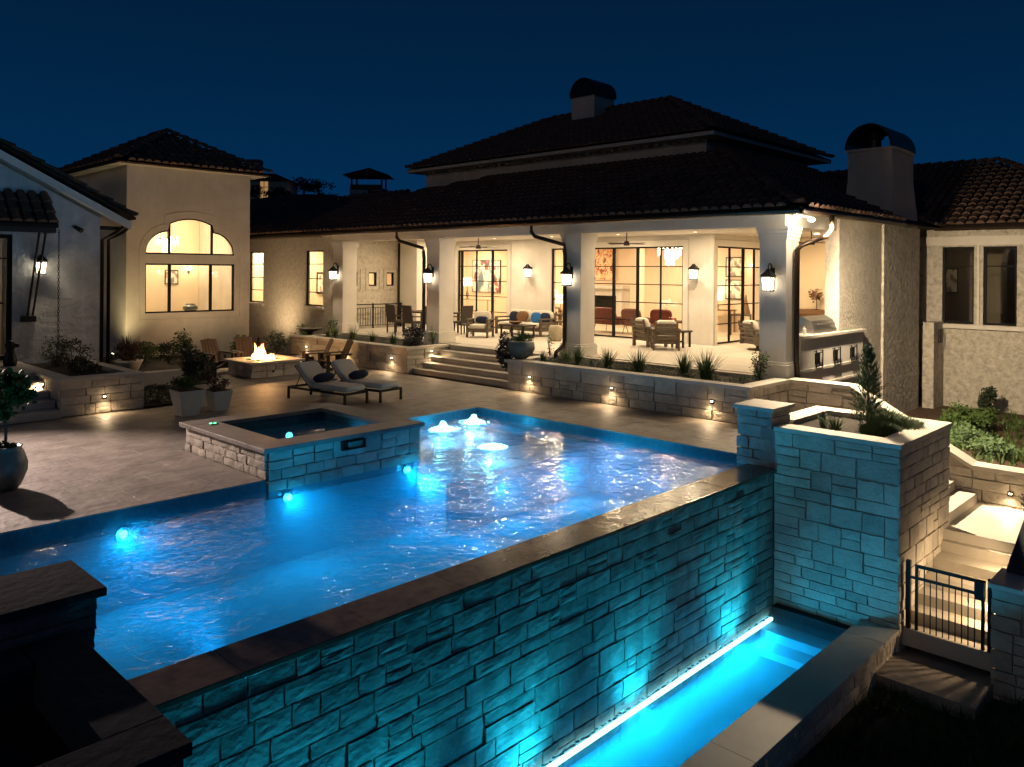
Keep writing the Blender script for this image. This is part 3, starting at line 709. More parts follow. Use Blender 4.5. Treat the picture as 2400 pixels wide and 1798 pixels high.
# ------------------------------------------------------------------ main retaining wall and raised bed on the right
def coplen(parent, pts, w_, z, th_=.07, mt='coping', seg=1.2):
    """straight coping run from a to b (axis aligned), inner side given by w_ sign"""
    (x0, y0), (x1, y1) = pts; n = max(1, round((abs(x1 - x0) + abs(y1 - y0)) / seg))
    for i in range(n):
        a = i / n; c = (i + 1) / n; b = B(); e = .0025
        if x0 == x1:
            ya, yb = y0 + (y1 - y0) * a, y0 + (y1 - y0) * c; b.box(x0, min(ya, yb) + e, z - th_, x0 + w_, max(ya, yb) - e, z)
        else:
            xa, xb = x0 + (x1 - x0) * a, x0 + (x1 - x0) * c; b.box(min(xa, xb) + e, y0, z - th_, max(xa, xb) - e, y0 + w_, z)
        b.out('coping_slab', mt, parent, bev=.005)
rw = thing('retaining_wall', 'long pale stone retaining wall with grasses, right of the steps', 'retaining wall', (14.6, 10.8, 0))
b = B(); b.box(14.55, 7.55, -.3, 14.8, 14.15, .69); b.box(14.8, 13.9, -.3, 16.1, 14.15, .60); b.box(14.8, 7.55, -.3, 16.2, 7.8, .69); b.out('core', 'mortarlight', rw)
ashlar(rw, (14.55, 14.15, 0), -PI / 2, 6.65, .69, .05, 'stone', 61, hs=(.15, .2, .26), ws=(.3, .75))
ashlar(rw, (14.5, 7.55, 0), 0, 1.7, .69, .05, 'stone', 62, hs=(.15, .2, .26), ws=(.25, .6))
coplen(rw, ((14.44, 14.2), (14.44, 7.44)), .34, .76)
coplen(rw, ((14.79, 7.44), (16.2, 7.44)), .34, .76)
coplen(rw, ((14.79, 13.86), (16.1, 13.86)), .34, .76)
b = B(); b.box(14.8, 7.8, 0, 16.4, 13.9, .66); struct(b.out('planting_soil', 'soil'))
# left retaining wall
rl = thing('retaining_wall', 'stone retaining wall behind the loungers, left of the steps, lit by three small lights', 'retaining wall', (14.6, 21.3, 0))
b = B(); b.box(14.55, 18.25, -.3, 14.8, 24.6, .69); b.box(14.8, 18.25, -.3, 16.1, 18.5, .69); b.out('core', 'mortarlight', rl)
b = B(); b.box(14.8, 24.4, -.3, 16.5, 24.62, .69); b.out('end_wall', 'mortarlight', rl)
ashlar(rl, (14.55, 24.62, 0), -PI / 2, 6.4, .69, .045, 'stone', 63, hs=(.17, .23, .29), ws=(.4, .9))
ashlar(rl, (14.5, 18.25, 0), 0, 1.6, .69, .045, 'stone', 64, hs=(.17, .23), ws=(.3, .7))
coplen(rl, ((14.44, 24.66), (14.44, 18.16)), .34, .76); coplen(rl, ((14.79, 18.16), (16.1, 18.16)), .34, .76)
b = B(); b.box(14.8, 18.5, 0, 16.4, 24.4, .66); struct(b.out('planting_soil', 'soil'))
# main steps
st = thing('stone_steps', 'broad flight of five stone steps up to the covered patio', 'steps', (15.4, 16.2, 0))
for k, x in enumerate((14.72, 15.02, 15.36, 15.72, 16.08)):
    y1 = 18.15 if k else 18.75
    z = .152 * (k + 1)
    if k == 0: y1 = 18.2
    b = B(); b.box(x, 14.2, z - .152, 17, y1, z - .045); b.out('riser', 'step', st)
    b = B(); b.box(x - .03, 14.2, z - .044, 16.6, y1, z); b.out('step', 'step', st, bev=.006)
b = B(); b.box(14.35, 18.2, 0, 14.52, 18.9, .12); 
# ------------------------------------------------------------------ ramped garden wall and lower stairs
gw = thing('garden_wall', 'stone wall with pale sloping coping running down beside the lower stairs', 'wall', (16.3, 4, -1.2))
def gtop(d):   # d = distance from y=7.5 along -y
    y = 7.5 - d
    if y > 6.2: return .69
    if y > 4.0: return .69 - (6.2 - y) * (1.21 / 2.2)
    return -.52
poly = [(16.28, 7.5, -1.6), (16.28, 7.5, .69), (16.28, 6.2, .69), (16.28, 4.0, -.52), (16.28, -3, -.52), (16.28, -3, -1.6)]
b = B(); b.prism(poly, (.22, 0, 0)); b.out('core', 'mortarlight', gw)
for (ya, za), (yb, zb) in zip(((7.5, .69), (6.2, .69), (4.0, -.52), (1.6, -.52)), ((6.2, .69), (4.0, -.52), (1.6, -.52), (-3, -.52))):
    b = B(); b.prism([(16.16, ya, za), (16.16, yb, zb), (16.16, yb, zb + .07), (16.16, ya, za + .07)], (.42, 0, 0)); b.out('coping_slab', 'coping', gw)
ashlar(gw, (16.28, 7.5, -1.45), -PI / 2, 10, 2.2, .05, 'stone', 71, hs=(.16, .2, .25), ws=(.3, .7), top=gtop)
ls = thing('lower_stairs', 'narrow stone stairs descending behind the black gate', 'stairs', (14, 3.3, -1.8))
b = B(); b.box(14.15, 2.0, -1.4, 16.26, 3.92, -1.12); b.out('landing', 'slab', ls, bev=.008)
xs = [14.02, 13.62, 13.22, 12.82, 12.5, 12.2]
for k, x in enumerate(xs):
    z = -1.28 - .163 * k
    b = B(); b.box(x, 2.72, z - .25, x + .55, 3.9, z); b.out('step', 'step', ls, bev=.008)
for k in range(6):
    z = -.95 + .16 * k; y = 3.92 + .36 * k
    b = B(); b.box(14.5, y, z - .3, 16.26, y + .5, z); b.out('step', 'slab', ls, bev=.006)
sw = thing('stair_wall', 'dark sloping side wall along the lower stairs at the right edge', 'wall', (13.4, 2.6, -1.5))
b = B(); b.prism([(12.6, 2.42, -2.7), (12.6, 2.42, -1.02), (13.9, 2.42, -.45), (15.2, 2.42, -.05), (15.2, 2.42, -2.7)], (0, .26, 0)); b.out('wall_body', 'darkshade', sw)
gp = cappillar(12.02, 1.6, 12.72, 2.74, -2.75, -1.08, 'low stone gate pillar with flat cap at the right edge', 75, 'xy', 'coping', .03)
path = B(); path.box(11.2, 2.7, -2.65, 13.4, 3.97, -2.42); struct(path.out('lower_path', 'paver'))
gate = thing('metal_gate', 'black steel gate with thin bars at the foot of the lower stairs', 'gate', (12.25, 3.3, -2.3))
b = B(); b.box(12.22, 3.80, -2.4, 12.28, 3.86, -1.12); b.out('post', 'black', gate)
b = B(); b.box(12.22, 2.76, -2.4, 12.28, 2.82, -1.12); b.out('post', 'black', gate)
b = B(); b.box(12.232, 3.70, -2.28, 12.268, 3.74, -1.16); b.box(12.232, 2.86, -2.28, 12.268, 2.90, -1.16); b.box(12.23, 2.9, -1.2, 12.27, 3.70, -1.16); b.box(12.232, 2.9, -1.37, 12.268, 3.70, -1.335); b.box(12.232, 2.9, -2.28, 12.268, 3.7, -2.24); b.out('gate_frame', 'black', gate)
for k in range(9):
    y = 2.90 + .08 + k * .08; zt = -1.2 if k % 2 == 0 else -1.37
    b = B(); b.box(12.243, y - .007, -2.24, 12.257, y + .007, zt); b.out('bar', 'black', gate)
b = B(); b.box(12.2, 2.86, -1.42, 12.3, 2.97, -1.17); b.out('latch', 'black', gate)
b = B(); b.box(12.23, 3.74, -1.37, 12.27, 3.80, -1.34); b.out('hinge', 'black', gate)
# flowers at right edge
t = thing('flower_pot', 'pale pot with purple flowers at the right picture edge', 'flower pot', (13.95, 2.35, -.35))
# ------------------------------------------------------------------ left planter, steps and landing
lpn = thing('stone_planter', 'stone planter with small light beside the left steps', 'planter', (6, 18.5, 0))
b = B(); b.box(5.25, 17.65, -.2, 5.5, 21.9, .69); b.box(5.5, 17.65, -.2, 6.8, 17.95, .69); b.box(6.6, 17.95, -.2, 6.8, 21.9, .69); b.out('core', 'mortarlight', lpn)
ashlar(lpn, (5.2, 17.65, 0), 0, 1.65, .69, .045, 'stone', 81, hs=(.16, .22), ws=(.3, .6))
ashlar(lpn, (5.25, 20.2, 0), -PI / 2, 2.6, .69, .03, 'stone', 82, hs=(.3, .4), ws=(.6, .9))
coplen(lpn, ((5.16, 17.56), (6.86, 17.56)), .4, .76, seg=.9); coplen(lpn, ((5.16, 17.97), (5.16, 21.9)), .33, .76); coplen(lpn, ((6.6, 17.97), (6.6, 21.9)), .26, .76)
b = B(); b.box(5.5, 17.95, 0, 6.6, 21.9, .66); struct(b.out('planting_soil', 'soil'))
s2 = thing('stone_steps', 'short flight of stone steps at the far left, up to the glass door', 'steps', (3, 18.5, 0))
for k in range(5):
    y = 17.45 + .42 * k; z = .152 * (k + 1); b = B(); b.box(-3, y, z - .152, 5.19, y + .8 if k < 4 else 22, z); b.out('step', 'step', s2, bev=.008)
b = B(); b.box(6.86, 20.3, -.2, 9.0, 20.6, .40); lwl = b.out('low_wall', 'coping', None, bev=.01); tag(lwl, 'low smooth seat wall behind the white planter pots', 'wall')
b = B(); b.box(6.86, 17.6, -.1, 8.5, 20.3, .03); b.box(6.86, 20.6, -.1, 9.7, 26.5, .22); b.box(9.7, 23.2, -.1, 16.5, 26.5, .1); struct(b.out('planting_soil', 'soil'))
# big planter near house etc. step lights --------------------------------
def steplight(loc, face, label, e=3.0, grp='small wall lights in the stone walls'):
    t = thing('wall_light', label, 'wall light', loc, {'x': 0, 'y': PI / 2}[face], grp)   # local -x is outward
    b = B(); b.box(-.014, -.045, -.05, -.002, .045, .035); b.out('plate', 'bronze', t, False)
    b = B(); b.add([(-.014, -.04, .036), (-.014, .04, .036), (-.045, .03, .018), (-.045, -.03, .018)], [(0, 1, 2, 3), (3, 2, 1, 0)]); b.out('hood', 'bronze', t, False)
    b = B(); b.box(-.024, -.022, -.01, -.0145, .022, .014); b.out('lens', 'lens', t, False)
    d = Vector((-1, 0, 0)) if face == 'x' else Vector((0, -1, 0)); p = Vector(loc) + d * .085 + Vector((0, 0, -.0))
    lamp('SPOT', p, e * 6.5, WARM, .015, aim=p + d * .25 + Vector((0, 0, -.5)), spot=150)
    lamp('POINT', p + d * .02, e * .12, WARM, .02)
for y, l in ((23.59, 'small warm wall light by the far chairs, leftmost on the wall left of the steps'), (21.23, 'small warm wall light at the middle of the wall left of the steps'), (18.92, 'small warm wall light nearest the steps on the left wall')):
    steplight((14.50, y, .40), 'x', l)
for y, l in ((13.36, 'small warm wall light nearest the steps on the right wall, below the round pot'), (10.84, 'small warm wall light at the middle of the long right wall'), (8.31, 'small warm wall light at the right end of the long wall, behind the pillar')):
    steplight((14.50, y, .38), 'x', l)
steplight((15.4, 18.20, .60), 'y', 'small warm light over the top of the broad patio steps', 3)
steplight((6.03, 17.60, .33), 'y', 'small warm light in the front of the left stone planter')
steplight((5.20, 18.69, .55), 'x', 'small warm light shining on the short left steps')
steplight((16.23, 3.40, -.86), 'x', 'small warm light low on the garden wall over the landing', 3.5)
# ================================================================== MAIN HOUSE
H_ = thing('main_house', 'large villa with dark tiled hip roofs and a brightly lit covered patio', 'house', (20, 15, .76))
b = B(); b.box(16.42, 7.75, -1.0, 25.6, 25.55, .74); b.out('plinth', 'cream', H_)
pavers(H_, 16.62, 8.3, 21.84, 25.3, .76, 'slab', 1.1, 1.1, .018, 'floor_slab', 3)
pavers(H_, 21.84, 8.3, 25.5, 12.45, .76, 'slab', 1.1, 1.1, .018, 'floor_slab', 4)
# pillars
for y in (7.66, 13.35, 19.07, 24.4):
    b = B(); b.box(16.45, y, .55, 17.06, y + .62, 4.03); b.out('pillar', 'white', H_, bev=.01)
    b = B(); b.box(16.39, y - .06, .5, 17.12, y + .68, 1.02); b.box(16.41, y - .04, 1.021, 17.10, y + .66, 1.07); b.out('pillar_base', 'white', H_, bev=.01)
    b = B()
    for k in range(4):
        e = .012 + .016 * k; b.box(16.45 - e, y - e, 3.72 + .076 * k, 17.06 + e, y + .62 + e, 3.795 + .076 * k if k < 3 else 4.028)
    b.out('capital', 'white', H_)
b = B(); b.box(16.5, 7.72, 4.03, 17.0, 25.2, 4.33); b.box(17.002, 7.72, 4.03, 19.9, 8.2, 4.33); b.out('beam', 'white', H_)
b = B(); b.box(17.0, 8.2, 4.2, 21.85, 25.5, 4.28); b.box(21.85, 7.9, 4.2, 25.6, 12.5, 4.28); b.out('porch_ceiling', 'white', H_)
b = B(); b.box(15.96, 7.2, 4.331, 16.6, 26, 4.37); b.box(16.6, 7.2, 4.331, 22.1, 7.8, 4.37); b.out('soffit', 'white', H_)
b = B(); b.box(15.9, 7.13, 4.26, 15.955, 26, 4.40); b.box(15.956, 7.13, 4.26, 22.1, 7.185, 4.40); b.out('fascia', 'bronze', H_)
b = B(); b.tube([(15.84, 7.08, 4.30), (15.84, 26.0, 4.30)], .07, 8); b.tube([(15.84, 7.08, 4.30), (22.1, 7.08, 4.32)], .07, 8); b.out('gutter', 'bronze', H_)
# back wall with openings
b = B()
wallbox(b, 'x', 21.85, 22.1, 12.5, 24.4, .5, 4.33, [(13.59, 17.75, .78, 3.84), (17.95, 19.12, .78, 3.84), (21.36, 24.2, .78, 3.84)])
wallbox(b, 'y', 12.5, 12.75, 22.101, 25.6, .5, 4.33, [(22.1, 25.2, .78, 3.83)])
b.box(19.88, 24.4, .5, 22.1, 24.6, 4.33); b.box(19.88, 24.6, .5, 20.1, 25.6, 4.33)
b.out('patio_wall', 'white', H_)
# raised surround lines round the openings
b = B()
def surround(axis, at, a0, a1, z1, s=-1):
    e = .025
    for q in ((a0 - .22, a0 - .20, .8, z1 + .22), (a1 + .20, a1 + .22, .8, z1 + .22), (a0 - .2, a1 + .2, z1 + .20, z1 + .22)):
        (b.box(at - e, q[0], q[2], at - .002, q[1], q[3]) if axis == 'x' else b.box(q[0], at - e, q[2], q[1], at - .002, q[3]))
surround('x', 21.85, 13.59, 17.75, 3.84); surround('x', 21.85, 21.36, 24.18, 3.84); surround('y', 12.5, 22.1, 25.2, 3.83)
b.out('door_surround', 'cream', H_)['kind'] = 'stuff'
window(H_, 'x', 21.93, 21.36, 24.2, .78, 3.84, vs=(22.23, 23.14, 24.0), heavyv=(22.23, 24.0), hs=(1.4, 2.0, 2.6, 3.19), name='glass_door')
window(H_, 'x', 21.93, 17.95, 19.12, .78, 3.84, vs=(), hs=(1.4, 2.0, 2.6, 3.19), name='window')
window(H_, 'x', 21.93, 13.59, 17.75, .78, 3.84, vs=(14.46, 15.36, 16.34, 17.2), heavyv=(15.36, 16.34), hs=(1.4, 2.0, 2.6, 3.19), name='glass_door')
window(H_, 'y', 12.58, 22.1, 25.2, .78, 3.83, vs=(22.96, 23.85, 24.6), heavyv=(23.85,), hs=(1.4, 2.0, 2.6, 3.19), name='glass_door')
# kitchen end: limestone wall, counter
b = B(); wallbox(b, 'y', 7.66, 8.0, 19.3, 22.4, -1.6, 4.33, []); b.out('limestone_wall', 'tan', H_)
b = B(); b.box(25.4, 8.0, .5, 25.6, 12.5, 4.3); b.out('kitchen_wall', 'inty', H_)
b = B(); b.box(17.065, 7.60, -1.2, 20.7, 8.35, 1.55); b.out('counter', 'white', H_)
b = B(); b.box(17.0, 7.56, .80, 20.72, 7.598, .86); b.box(17.0, 7.56, .45, 20.72, 7.598, .5); b.box(17.065, 7.53, 1.551, 20.75, 8.4, 1.61); b.out('countertop', 'slab', H_)
# chimney by the kitchen
b = B(); b.box(22.15, 7.6, -1.5, 25.05, 8.8, 4.33); b.out('chimney_base', 'rough', H_)
ch = B()
ch.add([(22.2, 7.42, 4.33), (24.35, 7.42, 4.33), (24.35, 8.75, 4.33), (22.2, 8.75, 4.33), (22.28, 7.46, 5.6), (24.0, 7.46, 5.6), (24.0, 8.62, 5.6), (22.28, 8.62, 5.6), (22.28, 7.46, 6.34), (24.0, 7.46, 6.34), (24.0, 8.62, 6.34), (22.28, 8.62, 6.34)],
       [(0, 1, 5, 4), (1, 2, 6, 5), (2, 3, 7, 6), (3, 0, 4, 7), (4, 5, 9, 8), (5, 6, 10, 9), (6, 7, 11, 10), (7, 4, 8, 11), (8, 9, 10, 11)])
chim = ch.out('chimney', 'cream', H_)
b = B(); b.box(22.24, 7.42, 6.342, 24.04, 8.66, 6.42); b.out('chimney_band', 'cream', chim)
def vault(x0, x1, yc, z0, r, r2, parent, pot=True):
    b = B(); n = 14
    for (x, xe) in ((x0, x1),):
        for j in range(n):
            a, c = PI * j / n, PI * (j + 1) / n
            P = lambda ang, rr, xx: (xx, yc + rr * math.cos(ang), z0 + rr * math.sin(ang) * 1.05)
            q = [P(a, r, x), P(c, r, x), P(c, r2, x), P(a, r2, x)]; b.prism(q, (xe - x, 0, 0))
    o = b.out('chimney_cap', 'bronze', parent)
    if pot:
        b = B(); b.lathe([(.17, 0), (.17, .25), (.24, .28), (.2, .45), (.08, .5)], (x0 + .5, yc, z0), 14); b.out('chimney_pot', 'black', parent)
vault(22.16, 24.06, 8.04, 6.42, .63, .57, chim)
b = B(); b.box(25.06, 7.2, -1.6, 25.99, 7.5, 1.6); b.out('return_wall', 'rough', H_)
# lower roof planes
SL = .485; Z0 = 4.36; n_up = math.hypot(1, SL)
b = B()
xr = 19.9; zr = Z0 + SL * (xr - 15.88)
b.add([(15.88, 7.11, Z0), (15.88, 33, Z0), (19.1, 33, Z0 + SL * 3.22), (19.1, 24, Z0 + SL * 3.22), (20.02, 20.2, Z0 + SL * 4.14), (20.02, 11.25, Z0 + SL * 4.14)], [(0, 1, 2, 3, 4, 5)])
b.add([(15.88, 7.11, Z0), (20.02, 11.25, Z0 + SL * 4.14), (20.47, 11.70, Z0 + SL * 4.59), (26.5, 11.70, Z0 + SL * 4.59), (26.5, 7.11, Z0)], [(0, 1, 2, 3, 4)])
b.add([(19.1, 24, Z0 + SL * 3.22), (19.1, 33, Z0 + SL * 3.22), (23, 33, Z0), (23, 24, Z0)], [(0, 1, 2, 3)])
b.add([(15.88, 7.11, Z0 - .02), (15.88, 33, Z0 - .02), (27, 33, Z0 - .02), (27, 7.11, Z0 - .02)], [(0, 1, 2, 3)])
b.out('lower_roof', 'roofbase', H_)
rf = Roof(H_)
e = (0, 1, 0); u = (1, 0, SL)
def in1(a, s):
    x = s / n_up; y = a
    if y < x + .05: return False
    yy_ = y + 7.11; lim = 4.05 if yy_ < 20.2 else (3.2 if yy_ > 24 else 4.05 - .85 * (yy_ - 20.2) / 3.8)
    return x < lim
rf.slope((15.86, 7.11, Z0), e, u, 25.8, 4.7, in1, 1)
rf.slope((15.88, 7.09, Z0), (1, 0, 0), (0, 1, SL), 10.5, 4.7, lambda a, s: a > s / n_up + .05 and s / n_up < 4.5 and not (6.1 < a < 8.6 and s / n_up < 1.75), 2)
rf.ridge((15.9, 7.13, Z0), (20.0, 11.23, Z0 + SL * 4.12)); rf.ridge((19.1, 24.0, Z0 + SL * 3.22), (19.1, 33, Z0 + SL * 3.22))
# clerestory and upper roof
b = B(); b.box(20.0, 11.7, 5.2, 26.7, 24.0, 6.78); b.out('clerestory_wall', 'cream', H_)
b = B()
for k in range(38):
    y = 11.9 + k * .325
    b.box(19.80, y, 6.73, 19.998, y + .14, 6.788)
o = b.out('corbel', 'cream', H_); o['kind'] = 'stuff'
b = B(); b.box(19.42, 11.13, 6.79, 27.3, 24.5, 6.893); b.out('upper_soffit', 'cream', H_)
b = B(); X0, X1, Y0, Y1, ZE = 19.4, 27.3, 11.1, 24.5, 6.90; sl = .50; cx = (X0 + X1) / 2; hx = (X1 - X0) / 2; zp = ZE + sl * hx
b.add([(X0, Y0, ZE), (X1, Y0, ZE), (X1, Y1, ZE), (X0, Y1, ZE), (cx, Y0 + hx, zp), (cx, Y1 - hx, zp)], [(0, 1, 4), (1, 2, 5, 4), (2, 3, 5), (3, 0, 4, 5), (0, 3, 2, 1)])
b.out('upper_roof', 'roofbase', H_)
L = Y1 - Y0
rf.slope((X0 - .02, Y0, ZE), (0, 1, 0), (1, 0, sl), L, hx * n_up, lambda a, s: s / n_up < min(a, L - a) - .05 and not (6.55 < a < 7.75 and 3.15 < s / n_up), 3)
rf.slope((X0, Y0 - .02, ZE), (1, 0, 0), (0, 1, sl), 2 * hx, hx * n_up, lambda a, s: s / n_up < min(a, 2 * hx - a) - .05, 4)
rf.ridge((X0, Y0, ZE), (cx, Y0 + hx, zp)); rf.ridge((X0, Y1, ZE), (cx, Y1 - hx, zp)); rf.ridge((cx, Y0 + hx, zp), (cx, Y1 - hx, zp)); rf.ridge((X1, Y0, ZE), (cx, Y0 + hx, zp))
rf.done(300)
b = B(); b.box(22.6, 17.77, 8.2, 23.77, 18.82, 9.38); c1 = b.out('chimney', 'cream', H_)
b = B(); b.box(22.55, 17.72, 9.382, 23.82, 18.87, 9.43); b.out('chimney_band', 'bronze', c1)
vault(22.54, 23.84, 18.295, 9.431, .6, .55, c1, False)
b = B(); b.add([(22.58, 17.76, 9.43), (22.58, 18.83, 9.43), (22.58, 18.6, 9.9), (22.58, 18.3, 10.0), (22.58, 18.0, 9.9)], [(0, 1, 2, 3, 4)]); b.out('cap_end', 'black', c1)
# downspouts
def spout(parent, pts, r=.055, name='downspout'):
    b = B(); b.tube(pts, r, 10); return b.out(name, 'bronze', parent, smooth=True)
for y in (13.8, 20.05):
    yy = y + .35 if y < 15 else y
    spout(H_, [(15.86, yy + .45, 4.27), (15.86, yy + .45, 4.08), (15.92, yy + .38, 3.95), (16.28, yy - .12 - .25, 3.72), (16.36, yy - .30, 3.6), (16.37, yy - .32, 3.4), (16.37, yy - .32, 1.15), (16.30, yy - .32, 1.0), (16.05, yy - .3, .85), (16.0, yy - .3, .62)])
spout(H_, [(17.35, 7.05, 4.27), (17.35, 7.06, 3.98), (17.25, 7.12, 3.82), (16.85, 7.5, 3.62), (16.76, 7.56, 3.5), (16.76, 7.56, 1.1), (16.78, 7.52, .5), (16.8, 7.5, -.4)])
spout(H_, [(19.86, 25.5, 4.1), (19.86, 25.5, .8)], .05)
# patio railing
rl_ = thing('railing', 'black iron railing between the patio pillars and the recessed wall', 'railing', (18.5, 25.3, .76))
b = B(); b.box(17.1, 25.27, 1.66, 19.86, 25.31, 1.70); b.box(17.1, 25.275, 1.54, 19.86, 25.305, 1.56); b.box(17.1, 25.275, .86, 19.86, 25.305, .88); b.out('rail', 'black', rl_)
for x in (17.15, 18.45, 19.8):
    b = B(); b.box(x - .025, 25.265, .76, x + .025, 25.315, 1.72); b.out('post', 'black', rl_)
for k in range(22):
    x = 17.27 + k * .118
    if abs(x - 18.45) > .05: b = B(); b.box(x - .007, 25.283, .88, x + .007, 25.297, 1.54); b.out('bar', 'black', rl_)
# ------------------------------------------------------------------ interior of the great room
ir = thing('great_room', 'bright warm living room seen through the glass doors', 'room', (25, 18, .76))
b = B(); b.box(22.1, 12.75, .70, 27.8, 30, .77); b.out('floor', 'intfloor', ir)
b = B(); b.box(27.6, 12.5, .77, 27.8, 30, 4.28); b.box(22.1, 29.9, .77, 27.6, 30.1, 4.28); b.box(25.7, 12.5, .77, 27.6, 12.7, 4.28); b.box(25.2, 12.751, .77, 25.7, 12.95, 4.28); b.out('wall', 'int', ir)
b = B(); b.box(22.1, 12.75, 4.281, 27.8, 30, 4.32); b.out('ceiling', 'ceil', ir)
b = B(); b.box(25.9, 18.1, .77, 26.3, 18.5, 4.28); b.out('column', 'int', ir)
for x, y in ((24.2, 14.3), (25.6, 16.6), (24.2, 20.5), (25.6, 23.6), (24.2, 26.8), (26.2, 28.3)):
    lamp('AREA', (x, y, 4.25), 100, WARM3, .5, aim=(x, y, 0))
fp = thing('fireplace', 'pale mantelpiece with dark firebox in the living room', 'fireplace', (27.2, 20.6, .77))
b = B(); b.box(27.0, 19.7, .77, 27.58, 21.9, 1.2); b.box(27.0, 19.7, 1.2, 27.58, 20.0, 2.3); b.box(27.0, 21.6, 1.2, 27.58, 21.9, 2.3); b.box(27.05, 20.0, 2.0, 27.58, 21.6, 2.3); b.out('surround', 'whitepot', fp)
b = B(); b.box(26.85, 19.55, 2.3, 27.58, 22.05, 2.42); b.out('mantel', 'whitepot', fp)
b = B(); b.box(27.45, 20.0, 1.2, 27.55, 21.6, 2.0); b.out('firebox', 'black', fp)
def picture(axis, at, a0, a1, z0, z1, art, label, frame='black', fwd=.06, out=-1):
    t = thing('picture', label, 'picture', (at, (a0 + a1) / 2, z0) if axis == 'x' else ((a0 + a1) / 2, at, z0))
    b = B(); o = out * .04
    f = fwd
    for q in ((a0, a0 + f, z0, z1), (a1 - f, a1, z0, z1), (a0 + f, a1 - f, z0, z0 + f), (a0 + f, a1 - f, z1 - f, z1)):
        (b.box(at + o, q[0], q[2], at, q[1], q[3]) if axis == 'x' else b.box(q[0], at + o, q[2], q[1], at, q[3]))
    b.out('frame', frame, t)
    b = B()
    if axis == 'x': b.box(at + o * .6, a0 + f, z0 + f, at, a1 - f, z1 - f)
    else: b.box(a0 + f, at + o * .6, z0 + f, a1 - f, at, z1 - f)
    b.out('canvas', art, t)
    if f > .05 and art == 'print':
        pass
    return t
picture('x', 27.58, 20.4, 22.0, 2.65, 4.1, 'art2', 'orange and cream abstract canvas over the mantel', 'whitepot', .02)
picture('x', 27.58, 27.4, 29.4, 1.95, 3.55, 'art1', 'large abstract canvas of blue, white and red behind the left glass doors', 'black', .02)
picture('x', 27.58, 14.55, 15.25, 2.85, 3.6, 'print', 'upper framed print seen through the right glass door', 'black', .04)
picture('x', 27.58, 14.55, 15.25, 2.0, 2.75, 'print', 'lower framed print seen through the right glass door', 'black', .04)
picture('y', 12.72, 26.0, 26.9, 2.6, 3.4, 'print', 'framed print high beside the living room chandelier', 'black', .04, 1)
picture('y', 12.72, 26.0, 26.9, 1.7, 2.5, 'print', 'framed print below another, beside the chandelier', 'black', .04, 1)
def chandelier(c, r, h, label, n=26):
    t = thing('chandelier', label, 'chandelier', c)
    rnd = random.Random(3); b = B(); b.tube([(0, 0, 0), (0, 0, h + .3)], .012, 6); b.tube([(r * math.cos(a * PI / 8), r * math.sin(a * PI / 8), h * .9) for a in range(17)], .012, 5); b.tube([(-r, 0, h * .9), (r, 0, h * .9)], .01, 5); b.tube([(0, -r, h * .9), (0, r, h * .9)], .01, 5); b.out('frame', 'bronze', t, False)
    b = B()
    for i in range(n):
        a = 2 * PI * i / n; q = r * rnd.choice((.35, .7, 1)); L = h * (.9 if q < r * .5 else (.6 if q < r * .9 else .35)) * rnd.uniform(.8, 1.1)
        b.tube([(q * math.cos(a), q * math.sin(a), h * .88), (q * math.cos(a), q * math.sin(a), h * .88 - L)], .022, 5)
    o = b.out('crystal', 'crystal', t, False); o['kind'] = 'stuff'
    for i in range(8):
        a = 2 * PI * i / 8; b = B(); b.pill((r * math.cos(a), r * math.sin(a), h * 1.0), (.06, .06, .08), n=8, m=6, e=1); b.out('bulb', 'bulb', t, False)
    return t
chandelier((25.0, 16.1, 3.3), .42, .6, 'crystal chandelier with small bulbs over the living room')
lamp('POINT', (25, 16.1, 3.1), 30, WARM2, .3)
def shadelamp(c, h, r, label, base='mirror', power=12):
    t = thing('table_lamp', label, 'lamp', c)
    b = B(); b.lathe([(.09, 0), (.09, .02), (.03, .05), (.08, h * .25), (.02, h * .5), (.015, h)], n=12); b.out('base', base, t, False)
    b = B(); b.tube([(0, 0, h * .75), (0, 0, h * .75 + r * 1.5)], [r, r * .85], 18, cap=False); b.out('lamp_shade', 'lampshade', t, False)
    if power: lamp('POINT', (c[0], c[1], c[2] + h * .75 + r * 1.7), power, WARM, .1)
def table(c, sx, sy, h, label, mt='wood', name='table', cat='table', th_=.05, leg=.05, inset=.04, shelf=False, rz=0):
    t = thing(name, label, cat, c, rz)
    b = B(); b.box(-sx / 2, -sy / 2, h - th_, sx / 2, sy / 2, h); b.out('tabletop', mt, t, False, bev=.006)
    for a in (-1, 1):
        for d in (-1, 1):
            x = a * (sx / 2 - inset - leg / 2); y = d * (sy / 2 - inset - leg / 2); b = B(); b.box(x - leg / 2, y - leg / 2, 0, x + leg / 2, y + leg / 2, h - th_); b.out('leg', mt, t, False)
    if shelf: b = B(); b.box(-sx / 2 + inset, -sy / 2 + inset, h * .3, sx / 2 - inset, sy / 2 - inset, h * .3 + .03); b.out('shelf', mt, t, False)
    return t
table((25.0, 26.6, .77), .5, 2.4, .95, 'long pale cabinet table behind the left glass doors', 'beige', 'console_table', shelf=True)
shadelamp((25.0, 27.0, 1.72), .8, .24, 'tall white shade lamp on the cabinet behind the left doors')
shadelamp((23.9, 20.4, 1.35), .55, .22, 'bright shade lamp seen through the narrow middle window'); table((23.9, 20.4, .77), .6, .6, .58, 'small side table under the bright shade lamp')
table((27.2, 15.2, .77), .45, 1.0, .85, 'console table with crossed metal legs under the prints', 'mirror', 'console_table')
shadelamp((27.2, 15.4, 1.62), .45, .2, 'shade lamp on the console under the framed prints')
shadelamp((26.9, 23.4, 1.4), .6, .22, 'shade lamp at the back of the living room', power=10); table((26.9, 23.4, .77), .5, .5, .63, 'square side table at the back of the living room')
